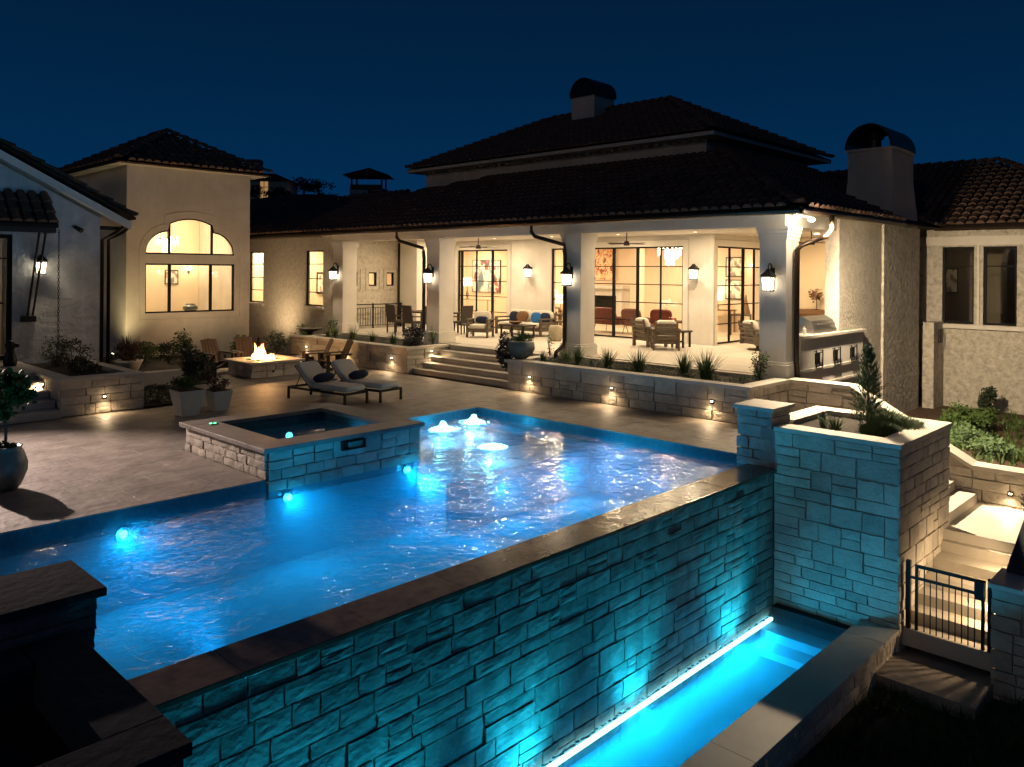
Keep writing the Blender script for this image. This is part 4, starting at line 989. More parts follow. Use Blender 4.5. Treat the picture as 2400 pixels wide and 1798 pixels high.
def sconce(loc, ax, label):
    t = thing('sconce', label, 'sconce', loc)
    d = Vector((-1, 0, 0)) if ax == 'x' else Vector((0, -1, 0))
    b = B(); b.tube([(0, 0, -.1), d * .08 + Vector((0, 0, -.12)), d * .1], .012, 6); b.pill((0, 0, -.06), (.07, .07, .12), e=.8, n=8, m=6); b.out('arm', 'mirror', t, False)
    b = B(); b.tube([d * .1, d * .1 + Vector((0, 0, .14))], .045, 10); b.out('bulb', 'crystal', t, False)
    p = Vector(loc) + d * .25 + Vector((0, 0, .1)); lamp('POINT', p, 9, WARM, .05)
sconce((27.55, 14.1, 3.2), 'x', 'small wall sconce beside the framed prints behind the right door')
def softchair(c, rz, label, fabric='redfab', legs='mirror', w_=.8, back=.8, name='lounge_chair', cat='armchair'):
    t = thing(name, label, cat, c, rz)
    b = B(); b.pill((0, 0, .38), (w_, .72, .2), e=.3); b.out('seat', fabric, t, False, True)
    b = B(); b.pill((0, .34, .62), (w_, .16, .62), (R(-14), 0, 0), e=.35); b.out('backrest', fabric, t, False, True)
    for s_ in (-1, 1): b = B(); b.pill((s_ * w_ * .47, .02, .5), (.1, .66, .22), e=.4); b.out('armrest', fabric, t, False, True)
    for a in (-1, 1):
        for d in (-1, 1): b = B(); b.tube([(a * w_ * .38, d * .28, .32), (a * w_ * .46, d * .33, 0)], .014, 6); b.out('leg', legs, t, False)
    return t
softchair((23.9, 17.95, .77), R(80), 'rust red lounge chair nearest the left edge of the wide glass door', w_=1.3)
softchair((23.9, 16.8, .77), R(95), 'rust red lounge chair in the middle of the wide glass door')
softchair((24.3, 15.9, .77), R(110), 'rust red lounge chair at the right behind the flowers')
table((25.2, 16.3, .77), 1.0, 1.2, .45, 'low coffee table among the red chairs', 'darkwood')
t = thing('orchid', 'white orchids in a dark bowl on the living room table', 'flowers', (25.1, 16.3, 1.22)); rnd = random.Random(8)
b = B(); b.lathe([(.08, 0), (.16, .1), (.13, .22), (.11, .22)], n=14); b.out('vase', 'black', t, False)
b = B(); blades(b, 26, .3, .35, rnd, .02, c=(0, 0, .2)); b.out('foliage', 'leaf', t, False)
b = B(); leaves(b, 160, (.4, .5, .18), rnd, .08, (0, 0, .62)); b.out('blossom', 'whitepot', t, False)
table((26.4, 13.8, .77), .9, .9, .75, 'dark round-edged table beside the living room wall', 'darkwood')
t = thing('sculpture', 'dark cone shaped sculpture standing on the side table', 'sculpture', (26.4, 13.8, 1.52)); b = B(); b.lathe([(.14, 0), (.16, .05), (.12, .2), (.06, .45), (.02, .7)], n=12); b.out('body', 'brown', t, False)
# ------------------------------------------------------------------ hall wing
HW = thing('hall_wing', 'low wing with two tall narrow lit windows beyond the fire pit', 'house', (18, 29, 0))
b = B(); wallbox(b, 'x', 16.6, 16.8, 25.2, 33.5, -.3, 4.4, [(25.92, 27.14, 1.62, 3.74), (30.4, 31.6, 1.62, 3.74)])
wallbox(b, 'y', 25.6, 25.8, 16.801, 20.0, .5, 4.4, [(17.55, 17.93, 2.38, 2.92), (18.46, 18.84, 2.38, 2.92), (19.32, 19.7, 2.38, 2.92)])
b.out('wall', 'tan', HW)
for y0, y1 in ((25.92, 27.14), (30.4, 31.6)):
    window(HW, 'x', 16.68, y0, y1, 1.62, 3.74, vs=(), hs=(2.14, 2.66, 3.22))
    b = B(); b.box(16.5, y0 - .1, 1.5, 16.6, y1 + .1, 1.6); b.out('sill', 'coping', HW)
for x in (17.55, 18.46, 19.32):
    window(HW, 'y', 25.68, x, x + .38, 2.38, 2.92)
    b = B()
    for q in ((x - .15, x - .12, 2.22, 3.08), (x + .5, x + .53, 2.22, 3.08), (x - .12, x + .5, 2.22, 2.25), (x - .12, x + .5, 3.05, 3.08)): b.box(q[0], 25.57, q[2], q[1], 25.598, q[3])
    b.out('surround', 'cream', HW)
b = B(); b.box(16.8, 25.8, .0, 19.2, 33.5, .1); b.out('floor', 'intfloor', HW)
b = B(); b.box(19.1, 25.8, .1, 19.2, 33.5, 4.2); b.box(16.8, 33.4, .1, 19.1, 33.5, 4.2); b.out('inner_wall', 'inty', HW)
b = B(); b.box(16.8, 25.8, 4.2, 19.2, 33.5, 4.3); b.out('ceiling', 'ceil', HW)
b = B(); b.tube([(16.12, 26.02, 4.33), (16.12, 33, 4.33)], .07, 8); b.box(16.17, 26.02, 4.26, 16.6, 33, 4.33); b.out('gutter', 'bronze', HW)
for y in (27.5, 31, 32.6): lamp('AREA', (18, y, 4.15), 90, WARM3, .4, aim=(18, y, 0))
picture('x', 19.08, 29.4, 30.25, 1.95, 2.9, 'print', 'black framed print seen through the right hall window', 'black', .07)
picture('x', 19.08, 33.0 - 1.2 + .2, 33.2, 1.6, 3.0, 'print', 'framed print seen through the left hall window', 'mirror', .08)
sconce((19.05, 29.2, 3.2), 'x', 'small lit sconce seen through the right hall window')
# ------------------------------------------------------------------ square tower
TW = thing('square_tower', 'square plastered tower block with big arched window and hip roof', 'house', (11.9, 28.5, 0))
y = 26.59
b = B(); wallbox(b, 'y', y, y + .25, 9.74, 13.98, -.3, 6.32, [(10.34, 13.42, 1.53, 3.17), (10.34, 13.42, 3.48, 4.75)])
def atop(x):
    if x < 11.12: t = (11.12 - x) / .78; return 3.48 + .80 * math.sqrt(max(0, 1 - t * t))
    if x > 12.62: t = (x - 12.62) / .80; return 3.48 + .80 * math.sqrt(max(0, 1 - t * t))
    t = (x - 11.87) / .75; return 4.52 + .19 * (1 - t * t)
xs_ = [10.34 + (11.12 - 10.34) * i / 14 for i in range(15)] + [11.1201 + (12.6199 - 11.1201) * i / 14 for i in range(15)] + [12.62 + .8 * i / 14 for i in range(15)]
for a, c in zip(xs_, xs_[1:]):
    if c - a < .001: continue
    b.prism([(a, y, atop(a)), (c, y, atop(c)), (c, y, 4.75), (a, y, 4.75)], (0, .25, 0))
b.box(9.74, y + .25, -.3, 9.95, 32.5, 6.32); b.box(13.78, y + .25, -.3, 13.98, 32.5, 6.32); b.box(9.95, 32.3, -.3, 13.78, 32.5, 6.32)
b.out('wall', 'cream', TW)
f = window(TW, 'y', y + .1, 10.34, 13.42, 1.53, 3.17, vs=(11.16, 12.58), heavyv=(11.16, 12.58), hs=())
b = B(); yy = y + .08
pts = [(x, yy, atop(x) - .02) for x in xs_[:15]]; b.tube(pts, .03, 5); b.tube([(x, yy, atop(x) - .02) for x in xs_[15:30]], .03, 5); b.tube([(x, yy, atop(x) - .02) for x in xs_[30:]], .03, 5)
b.box(10.34, yy - .035, 3.48, 13.42, yy + .035, 3.53); b.box(11.10, yy - .034, 3.53, 11.17, yy + .034, 4.55); b.box(12.57, yy - .034, 3.53, 12.64, yy + .034, 4.55)
fa = b.out('arched_window', 'frame', TW)
for rng in (xs_[:15], xs_[15:30], xs_[30:]):
    b = B(); b.add([(rng[0], yy, 3.5)] + [(x, yy, atop(x)) for x in rng] + [(rng[-1], yy, 3.5)], [tuple(range(17))]); b.out('pane', 'glass', fa)
b = B()   # fine groove moulding round the window
def ring(off):
    P = [(10.12, yy, 3.48)]
    return P
b.tube([(10.14, y - .004, 1.32), (10.14, y - .004, 3.5)] + [(11.12 - (.78 + off) * math.cos(a), y - .004, 3.5 + .98 * math.sin(a)) for off in (.2,) for a in [PI / 2 * i / 10 for i in range(1, 10)]] + [(10.95, y - .004, 4.62), (10.95, y - .004, 4.76)] + [(11.87 + 1.0 * (i / 5 - 1) * .92, y - .004, 4.76 + .17 * (1 - (i / 5 - 1) ** 2)) for i in range(11)] + [(12.80, y - .004, 4.76), (12.8, y - .004, 4.62)] + [(12.62 + 1.0 * math.sin(a), y - .004, 3.5 + .98 * math.cos(a)) for a in [PI / 2 * i / 10 for i in range(1, 10)]] + [(13.62, y - .004, 3.5), (13.62, y - .004, 1.32), (10.14, y - .004, 1.32)], .012, 4)
b.box(9.74, y - .012, .93, 13.98, y - .002, .955)
b.out('moulding', 'cream', TW)
b = B(); X0, X1, Y0, Y1, ZE = 9.3, 14.5, 26.1, 33.0, 6.38; sl = .56; cx = (X0 + X1) / 2; hx = (X1 - X0) / 2; zp = ZE + sl * hx
b.add([(X0, Y0, ZE), (X1, Y0, ZE), (X1, Y1, ZE), (X0, Y1, ZE), (cx, Y0 + hx, zp), (cx, Y1 - hx, zp)], [(0, 1, 4), (1, 2, 5, 4), (2, 3, 5), (3, 0, 4, 5)]); b.out('roof', 'roofbase', TW)
b = B(); b.box(X0 + .02, Y0 + .02, ZE - .06, X1 - .02, Y1 - .02, ZE - .004); b.out('soffit', 'cream', TW)
b = B(); b.tube([(X0 - .03, Y0 - .03, ZE - .03), (X1, Y0 - .03, ZE - .03)], .045, 6); b.tube([(X0 - .03, Y0 - .03, ZE - .03), (X0 - .03, Y1, ZE - .03)], .045, 6); b.out('gutter', 'bronze', TW)
rf = Roof(TW); nu = math.hypot(1, sl)
rf.slope((X0, Y0 - .02, ZE), (1, 0, 0), (0, 1, sl), 2 * hx, hx * nu, lambda a, s: s / nu < min(a, 2 * hx - a) - .05, 5)
rf.slope((X0 - .02, Y0, ZE), (0, 1, 0), (1, 0, sl), Y1 - Y0, hx * nu, lambda a, s: s / nu < min(a, Y1 - Y0 - a) - .05, 6)
rf.ridge((X0, Y0, ZE), (cx, Y0 + hx, zp)); rf.ridge((X1, Y0, ZE), (cx, Y0 + hx, zp)); rf.ridge((cx, Y0 + hx, zp), (cx, Y1 - hx, zp)); rf.ridge((X0, Y1, ZE), (cx, Y1 - hx, zp)); rf.done(300)
b = B(); b.box(9.95, y + .25, .7, 13.78, 32.3, .8); b.out('floor', 'intfloor', TW)
b = B(); b.box(11.6, 30.2, .8, 13.77, 30.3, 5.8); b.box(9.95, 32.2, .8, 11.6, 32.29, 5.8); b.out('inner_wall', 'inty', TW)
b = B(); b.box(9.95, y + .25, 5.8, 13.78, 32.3, 5.9); b.out('ceiling', 'ceil', TW)
lamp('AREA', (11.8, 28.4, 5.7), 150, WARM3, .6, aim=(11.8, 28.4, 0)); lamp('AREA', (10.8, 31.2, 5.7), 60, WARM2, .5, aim=(10.8, 31.2, 0))
chandelier((11.95, 29.9 - 1.1, 3.62), .36, .5, 'glowing crystal chandelier behind the tower window')
lamp('POINT', (11.95, 28.8, 3.5), 25, WARM2, .3)
picture('y', 30.19, 12.45, 12.95, 2.42, 2.95, 'print', 'small black framed print behind the tower window', 'black', .025)
t = thing('glass_bowl', 'round glass bowl on the tower window ledge', 'bowl', (12.15, 27.3, 1.5)); b = B(); b.lathe([(.12, 0), (.25, .1), (.24, .2), (.14, .27), (.15, .29)], n=16); b.out('bowl', 'pot', t, False)
b = B(); b.box(10.1, 27.0, 1.42, 13.7, 27.6, 1.5); o = b.out('ledge', 'int', TW)
sconce((13.35, 30.18, 2.95), 'y', 'lit wall sconce beside the small print behind the tower window')
# ------------------------------------------------------------------ left gabled wing
LW = thing('gabled_wing', 'whitewashed gabled wing with glass door and tiled awning at the far left', 'house', (3, 24, 0))
y = 22.0
ax, az = 2.3, 4.35 + .52 * 5.1
b = B(); wallbox(b, 'y', y, y + .3, -3, 7.4, -.2, 4.2, [(2.9, 5.43, .77, 3.8)])
b.prism([(-3, y, 4.2), (7.4, y, 4.2), (7.4, y, 4.3), (ax, y, az), (-3, y, 4.3)], (0, .3, 0)); b.box(7.2, y + .3, -.2, 7.4, 26.0, 4.25)
b.out('wall', 'greywall', LW)
b = B(); b.prism([(8.05, y - .35, 4.02), (ax, y - .35, az + .02), (ax, y - .35, az + .22), (8.05, y - .35, 4.22)], (0, .1, 0)); b.out('rake_board', 'white', LW)
b = B(); b.prism([(8.05, y - .249, 4.06), (ax, y - .249, az + .06), (ax, y - .249, az + .12), (8.05, y - .249, 4.12)], (0, 4.5, 0)); b.out('soffit', 'white', LW)
b = B(); b.prism([(8.15, y - .4, 4.28), (ax, y - .4, az + .3), (ax, y - .4, az + .36), (8.15, y - .4, 4.34)], (0, 6, 0)); b.out('roof', 'roofbase', LW)
rf = Roof(LW); Lr = math.hypot(5.85, .52 * 5.85); rf.slope((8.15, y - .42, 4.36), (0, 1, 0), (-1, 0, .52), 4.0, Lr, None, 9); rf.done(300)
b = B(); b.box(7.41, y + .02, 4.0, 7.9, y + .1, 4.1); b.out('bracket', 'bronze', LW)
for x in (7.50, 7.66): spout(LW, [(x + .45, y - .1, 4.1), (x + .3, y - .02, 3.95), (x, y + .12, 3.75), (x, y + .12, .1)], .045)
window(LW, 'y', y + .08, 4.2, 5.43, .77, 3.8, vs=(), hs=(3.22,), fw_=.10, name='glass_door', dep=.1)
window(LW, 'y', y + .08, 2.9, 4.2, .77, 3.8, vs=(), hs=(3.22,), fw_=.10, name='glass_door', dep=.1)
b = B(); b.tube([(5.22, y - .0, 2.15), (5.22, y - .06, 2.15), (5.02, y - .06, 2.17)], .025, 6); b.out('door_handle', 'black', LW)
b = B()
for k in range(22): x = 3.0 + k * .11; b.prism([(x, y + .45, .8), (x + .11, y + .52, .8), (x + .11, y + .52, 3.7), (x, y + .45, 3.7)], (0, .01, 0))
b.out('curtain', 'cushion', LW)
b = B(); b.box(2, y + 1.6, .7, 6.5, y + 1.7, 4); b.out('inner_wall', 'inty', LW); lamp('AREA', (4, y + 1.0, 3.9), 30, WARM2, .4, aim=(4, y + 1, 0))
# awning over the door
b = B(); b.prism([(6.2, 21.2, 4.04), (6.2, 22.0, 4.82), (6.2, 22.0, 4.72), (6.2, 21.2, 3.96)], (-4.6, 0, 0)); aw = b.out('awning', 'roofbase', LW)
b = B(); b.box(1.6, 21.24, 3.84, 6.16, 21.32, 3.98); b.box(6.08, 21.32, 3.84, 6.16, 21.98, 3.98); b.box(1.6, 21.32, 3.93, 6.08, 21.98, 3.96); b.out('awning_beam', 'darkwood', LW)
rf = Roof(LW); rf.slope((1.6, 21.17, 4.06), (1, 0, 0), (0, .8, .78), 4.6, 1.12, None, 12); rf.done(100)
bk = thing('awning_bracket', 'pair of dark iron struts with foot plate holding the tiled awning', 'bracket', (5.85, 21.6, 2))
for dx in (0, .14): b = B(); b.box(5.86 + dx, 21.9, 3.83, 5.9 + dx, 21.94, 3.84); b.tube([(5.88 + dx, 21.55, 3.85), (5.74 + dx * .8, 21.93, 1.83)], .028, 6); b.out('strut', 'black', bk)
b = B(); b.box(5.6, 21.88, 1.68, 5.92, 21.99, 1.82); b.out('foot_plate', 'black', bk)
ct = thing('rain_chain', 'dark rain chain hanging from the awning corner to the planter', 'chain', (6.22, 21.25, .7)); b = B()
for k in range(46):
    z = .78 + k * .069; n = 8; q = [(6.22 + (.022 * math.cos(2 * PI * j / n) if k % 2 else 0), 21.25 + (0 if k % 2 else .022 * math.cos(2 * PI * j / n)), z + .045 * math.sin(2 * PI * j / n)) for j in range(n + 1)]; b.tube(q, .007, 4, False)
b.out('chain_link', 'black', ct)['kind'] = 'stuff'
t = thing('security_light', 'small dark spotlight fixed high on the whitewashed gable wall', 'light fixture', (6.78, 21.9, 4.0)); b = B(); b.tube([(0, .1, .05), (0, 0, .03)], .03, 8); b.tube([(0, .02, .04), (.12, -.12, -.06)], [.045, .065], 10); b.out('housing', 'black', t, False)
t = thing('flood_light', 'flood light on the gabled wing above the left steps', 'light fixture', (2.4, 21.15, 3.78)); b = B(); b.tube([(0, .1, .05), (0, -.1, 0)], [.03, .08], 10); b.out('housing', 'black', t, False); b = B(); b.tube([(0, -.1, 0), (0, -.11, -.01)], .07, 12); b.out('lens', 'flood', t, False)
lamp('SPOT', (2.4, 21.0, 3.72), 4200, (1, .76, .66), .08, aim=(4.3, 11.3, 0), spot=42, blend=1)
# ------------------------------------------------------------------ right wing
RW = thing('right_wing', 'limestone wing with two dark tall windows at the right edge', 'house', (27, 4, -1))
b = B(); wallbox(b, 'x', 26, 26.3, 2.6, 7.9, -1.6, 4.35, [(6.41, 7.25, 1.55, 3.82), (5.33, 6.17, 1.55, 3.82), (4.0, 4.9, 1.55, 3.82)]); b.box(26.3, 2.6, -1.6, 33, 2.9, 4.35); b.out('wall', 'rough', RW)
for y0, y1 in ((6.41, 7.25), (5.33, 6.17), (4.0, 4.9)): window(RW, 'x', 26.12, y0, y1, 1.55, 3.82, vs=(), hs=(3.25,), fw_=.06)
b = B(); b.box(25.9, 3.5, 1.42, 25.999, 7.4, 1.54); b.box(25.93, 2.6, 3.86, 25.999, 7.9, 4.12)
for y in (6.29, 5.1): b.box(25.96, y - .03, 1.54, 25.999, y + .03, 3.86)
b.out('sill', 'coping', RW)
b = B(); b.box(29.0, 2.9, .5, 29.1, 12, 4.3); b.box(26.3, 9.4, .5, 29, 9.5, 4.3); b.box(26.3, 2.9, .6, 29, 9.4, .7); b.box(26.3, 2.9, 4.2, 29, 9.4, 4.3); b.out('inner_wall', 'dimwall', RW)
lamp('AREA', (27.8, 7.4, 4.1), 2.2, WARM, .4, aim=(27.8, 7.4, 0)); lamp('AREA', (27.8, 5, 4.1), .8, WARM, .4, aim=(27.8, 5, 0))
b = B(); X0, Y0, ZE = 25.5, 2.1, 4.42; b.add([(X0, Y0, ZE), (X0, 13, ZE), (30.1, 13, 6.72), (30.1, 6.7, 6.72), (34.7, Y0, ZE), (34.7, 13, ZE)], [(0, 1, 2, 3), (0, 3, 4), (3, 2, 5, 4)]); b.box(X0 + .02, Y0 + .02, ZE - .08, 34, 13, ZE - .004); b.out('roof', 'roofbase', RW)
rf = Roof(RW); rf.slope((X0 - .02, Y0, ZE), (0, 1, 0), (1, 0, .5), 10.9, 5.1, lambda a, s: s / n_up < a - .05, 14); rf.ridge((X0, Y0, ZE), (30.1, 6.7, 6.72)); rf.ridge((30.1, 6.7, 6.72), (30.1, 13, 6.72))
rf.slope((X0, Y0 - .02, ZE), (1, 0, 0), (0, 1, .5), 9.2, 5.1, lambda a, s: s / n_up < min(a, 9.2 - a) - .05, 15); rf.done(300)
b = B(); b.tube([(25.42, 2.1, 4.34), (25.42, 7.3, 4.34)], .06, 8); b.out('gutter', 'bronze', RW)
table((28.0, 7.5, .7), .9, 1.4, .8, 'dim desk inside the right wing window', 'darkwood')
picture('x', 28.98, 7.6, 8.1, 2.4, 3.2, 'print', 'dim framed print inside the right wing', 'black', .03)
b = B(); b.box(28.6, 5.0, .7, 28.98, 6.3, 3.4); 
for k in range(3): b.box(28.55, 5.02, 1.5 + k * .6, 28.6, 6.28, 1.55 + k * .6)
o = b.out('bookcase', 'wood'); tag(o, 'dim wooden shelf unit inside the right wing', 'shelf')
# ------------------------------------------------------------------ hill and neighbours
def hz(x, y):
    c = Vector((x, y)); d = c.length; a = math.degrees(math.atan2(y, x))
    k = max(0, 1 - abs((a - 58.5) / 30)) ; t = min(1, max(0, (d - 50) / 28))
    return -2.8 + (12.9 * (k * k * (3 - 2 * k))) * t * t * (3 - 2 * t) + 1.2 * t * noise.noise(Vector((x, y, 0)) * .04)
hb = B(); N1, N2 = 60, 40
for j in range(N2 + 1):
    d = 50 + 200 * j / N2
    for i in range(N1 + 1): a = R(20 + 70 * i / N1); hb.v.append((d * math.cos(a), d * math.sin(a), hz(d * math.cos(a), d * math.sin(a))))
hb.f = [(j * (N1 + 1) + i, j * (N1 + 1) + i + 1, (j + 1) * (N1 + 1) + i + 1, (j + 1) * (N1 + 1) + i) for j in range(N2) for i in range(N1)]
hl = hb.out('hill', 'hill', None, False, True); struct(hl)
# ================================================================== NEIGHBOURS ON THE HILL
nb = thing('neighbour_house', 'distant white house on the hill with one tall lit window', 'house', (40.2, 74.2, 8.5))
ang = R(-46)
b = B(); b.boxr((40.9, 74.6, 10.2), (5.5, 4, 3.4), (0, 0, ang)); b.out('wall', 'farwall', nb)
b = B(); b.boxr((40.0, 75.2, 12.6), (1.3, 1.2, 2.4), (0, 0, ang)); b.out('chimney', 'farwall', nb); b = B(); b.boxr((40.0, 75.2, 13.95), (1.4, 1.3, .35), (0, 0, ang)); b.out('chimney_cap', 'black', nb)
b = B(); c_, s_ = math.cos(ang), math.sin(ang); P = lambda x, y, z: (40.9 + x * c_ - y * s_, 74.6 + x * s_ + y * c_, z)
b.add([P(-3.2, -2.4, 11.85), P(3.2, -2.4, 11.85), P(3.2, 2.4, 11.85), P(-3.2, 2.4, 11.85), P(-1, 0, 12.8), P(1, 0, 12.8)], [(0, 1, 5, 4), (1, 2, 5), (2, 3, 4, 5), (3, 0, 4), (0, 3, 2, 1)]); b.out('roof', 'roofbase', nb)
b = B(); b.boxr(P(.5, -2.02, 10.8), (.75, .06, 1.9), (0, 0, ang)); wn = b.out('window', 'farlight', nb); b = B(); b.boxr(P(.5, -2.06, 10.8), (.06, .04, 1.9), (0, 0, ang)); b.boxr(P(.5, -2.06, 11.2), (.75, .04, .06), (0, 0, ang)); b.out('window_bar', 'black', wn)
gz_ = thing('lookout_tower', 'distant lookout tower with open pavilion roof against the sky', 'tower', (47.9, 66.5, 8))
Q = lambda x, y, z: (47.9 + x * c_ - y * s_, 66.5 + x * s_ + y * c_, z)
b = B(); b.boxr(Q(0, 0, 9.6), (3.3, 3.0, 3.2), (0, 0, ang)); b.out('wall', 'farwall', gz_)
for x, y in ((-1.5, -1.3), (1.5, -1.3), (1.5, 1.3), (-1.5, 1.3)): b = B(); b.boxr(Q(x, y, 11.8), (.16, .16, 1.4), (0, 0, ang)); b.out('post', 'black', gz_)
b = B(); b.add([Q(-2.3, -2.1, 12.45), Q(2.3, -2.1, 12.45), Q(2.3, 2.1, 12.45), Q(-2.3, 2.1, 12.45), Q(0, 0, 13.4)], [(0, 1, 4), (1, 2, 4), (2, 3, 4), (3, 0, 4), (0, 3, 2, 1)]); b.out('roof', 'roofbase', gz_)
b = B(); b.boxr(Q(0, -1.5, 11.5), (3.2, .05, .05), (0, 0, ang)); b.boxr(Q(0, -1.5, 11.25), (3.2, .03, .5), (0, 0, ang)); b.out('railing', 'black', gz_)
b = B(); b.boxr(Q(-2.2, -1.4, 9.6), (.7, .3, 1.1), (0, 0, ang)); b.out('lit_doorway', 'farlight', gz_)
for i, (p, l) in enumerate((((41.8, 71.5, 10.17), 'tiny orange lamp on the hill, nearest the neighbour house'), ((42.25, 71.0, 9.96), 'tiny orange lamp on the hill, second from the neighbour house'), ((43.2, 70.2, 9.67), 'small dim yellow lamp on the hill, third from the house'), ((45.75, 67.3, 9.5), 'tiny orange lamp on the hill by the lookout tower'))):
    t = thing('garden_lamp', l, 'lamp', (p[0], p[1], hz(p[0], p[1])), 0, 'lamps on the far hill'); b = B(); b.tube([(p[0], p[1], hz(p[0], p[1])), p], .05, 6); b.out('post', 'black', t); b = B(); b.pill(p, (.22, .22, .22), e=1, n=8, m=6); b.out('bulb', 'farlamp' if i != 2 else 'farlight', t)
for i in range(22):
    rnd = random.Random(100 + i); a = R(50 + 15 * rnd.random()); d = rnd.uniform(74, 92); x, y = d * math.cos(a), d * math.sin(a)
    h = rnd.uniform(.8, 1.5)
    t = thing('hill_tree', 'dark tree crown in the row of trees on the far hill', 'tree', (x, y, hz(x, y) - .3), 0, 'trees on the far hill')
    b = B(); leaves(b, 420, (1.6, 1.6, h * .55), rnd, .3, (0, 0, h * .75), clump=9); b.out('crown', 'hill', t, False)
    b = B(); b.tube([(0, 0, 0), (0, 0, h)], [.14, .06], 6); b.out('trunk', 'bark', t, False)
# ================================================================== LANTERNS
def lantern(loc, label, face='x', arm=True, pw=21, dup_=None):
    t = thing('wall_lantern', label, 'lantern', loc, 0 if face == 'x' else PI / 2, 'black wall lanterns')   # body in local, wall at +x
    w0, w1, h = .075, .10, .30
    b = B(); b.frustum((0, 0, -.02), .10, .10, .025)
    for a in (-1, 1):
        for d in (-1, 1): b.tube([(a * .085, d * .085, 0), (a * .105, d * .105, h)], .011, 4)
    b.frustum((0, 0, h), .125, .125, .02)
    for d in (-1, 1): b.tube([(0, d * .09, 0), (0, d * .106, h)], .007, 4)
    b.tube([(-.09, 0, 0), (-.106, 0, h)], .007, 4); b.out('frame', 'black', t, False)
    b = B(); b.frustum((0, 0, h + .02), .135, .045, .11); b.frustum((0, 0, h + .13), .045, .03, .04); b.out('roof_cap', 'black', t, False)
    b = B(); b.frustum((0, 0, .02), .075, .092, h - .04); b.out('glass', 'lanternglass', t, False)
    b = B()
    if arm:
        b.tube([(0, 0, h + .16), (.0, 0, h + .24), (.05, 0, h + .29), (.12, 0, h + .28), (.17, 0, h + .2), (.20, 0, h + .1)], .016, 8); b.box(.195, -.05, h - .12, .215, .05, h + .2)
    else: b.box(.10, -.05, .05, .16, .05, h + .05)
    b.out('bracket', 'black', t, False)
    d = Vector((1, 0, 0)) if face == 'x' else Vector((0, 1, 0))
    p = Vector(loc)
    lamp('SPOT', p + Vector((0, 0, .1)) - d * .13, pw * 2.2, WARM2, .03, aim=p + Vector((0, 0, -1)) + d * .35, spot=150)
    lamp('POINT', p + Vector((0, 0, .22)) - d * .16, pw * .5, WARM2, .04)
    return t
lantern((16.24, 24.7, 2.66), 'black lantern on the leftmost patio pillar, beside the hall wing', pw=34)
lantern((16.24, 19.38, 2.62), 'black lantern on the pillar left of the steps')
lantern((16.24, 13.66, 2.64), 'black lantern on the blue lit pillar right of the steps')
lantern((16.24, 7.97, 2.62), 'black lantern on the front right corner pillar')
lantern((21.70, 20.15, 2.80), 'small black lantern on the patio wall above the sofa', arm=False)
lantern((21.70, 13.11, 2.80), 'small black lantern on the patio wall between the glass doors', arm=False)
lantern((6.0, 21.84, 2.85), 'black lantern on the whitewashed gabled wall behind the iron struts', 'y', arm=False, pw=12)
# corner flood with two heads
t = thing('flood_light', 'bright twin headed flood light under the corner eave', 'light fixture', (16.2, 7.45, 4.25))
b = B(); b.tube([(16.3, 7.5, 4.33), (16.3, 7.5, 4.25)], .05, 10); b.tube([(16.3, 7.5, 4.27), (16.15, 7.3, 4.22)], .03, 8); b.tube([(16.3, 7.5, 4.27), (16.9, 7.35, 4.22)], .03, 8); b.out('mount', 'white', t)
for p in ((16.12, 7.28, 4.17), (16.95, 7.33, 4.17)): b = B(); b.pill(p, (.15, .15, .1), e=1, n=12, m=8); b.out('lens', 'flood', t)
lamp('POINT', (16.5, 6.9, 4.0), 40, WARM2, .08)
lamp('SPOT', (16.3, 7.2, 4.1), 3000, WARM2, .08, aim=(15.4, 2.5, -.6), spot=115)
lamp('SPOT', (17.1, 6.95, 4.05), 1900, WARM2, .08, aim=(22, 6.0, .4), spot=118)
t = thing('uplight', 'small ground uplight washing the shadowed side of the tower', 'uplight', (9.0, 25.7, .2))
b = B(); b.tube([(0, 0, 0), (0, 0, .08), (.05, .04, .16)], [.02, .03, .05], 8); b.out('housing', 'black', t, False); b = B(); b.tube([(.051, .041, .162), (.06, .045, .17)], .04, 10); b.out('lens', 'uplens', t, False)
lamp('SPOT', (9.05, 25.75, .4), 120, (1, .80, .42), .05, aim=(9.74, 27.8, 4.5), spot=110)
lamp('SPOT', (11.8, 24.0, .5), 110, WARM, .1, aim=(11.9, 26.6, 3.4), spot=110)  # added spot, brightens the tower front
lamp('SPOT', (15.2, 28.2, .45), 120, WARM, .1, aim=(16.6, 28.8, 2.4), spot=140)
t = thing('uplight', 'small ground uplight in the shrubs before the hall wing wall', 'uplight', (15.2, 28.2, 0))
b = B(); b.tube([(0, 0, 0), (0, 0, .3), (.04, .0, .38)], [.02, .03, .05], 8); b.out('housing', 'black', t, False)
t = thing('uplight', 'added unseen uplight in the shrubs, brightening the tower front', 'uplight', (11.8, 23.95, .1))
b = B(); b.tube([(0, 0, 0), (0, 0, .08), (.0, .04, .2)], [.02, .03, .05], 8); b.out('housing', 'black', t, False)
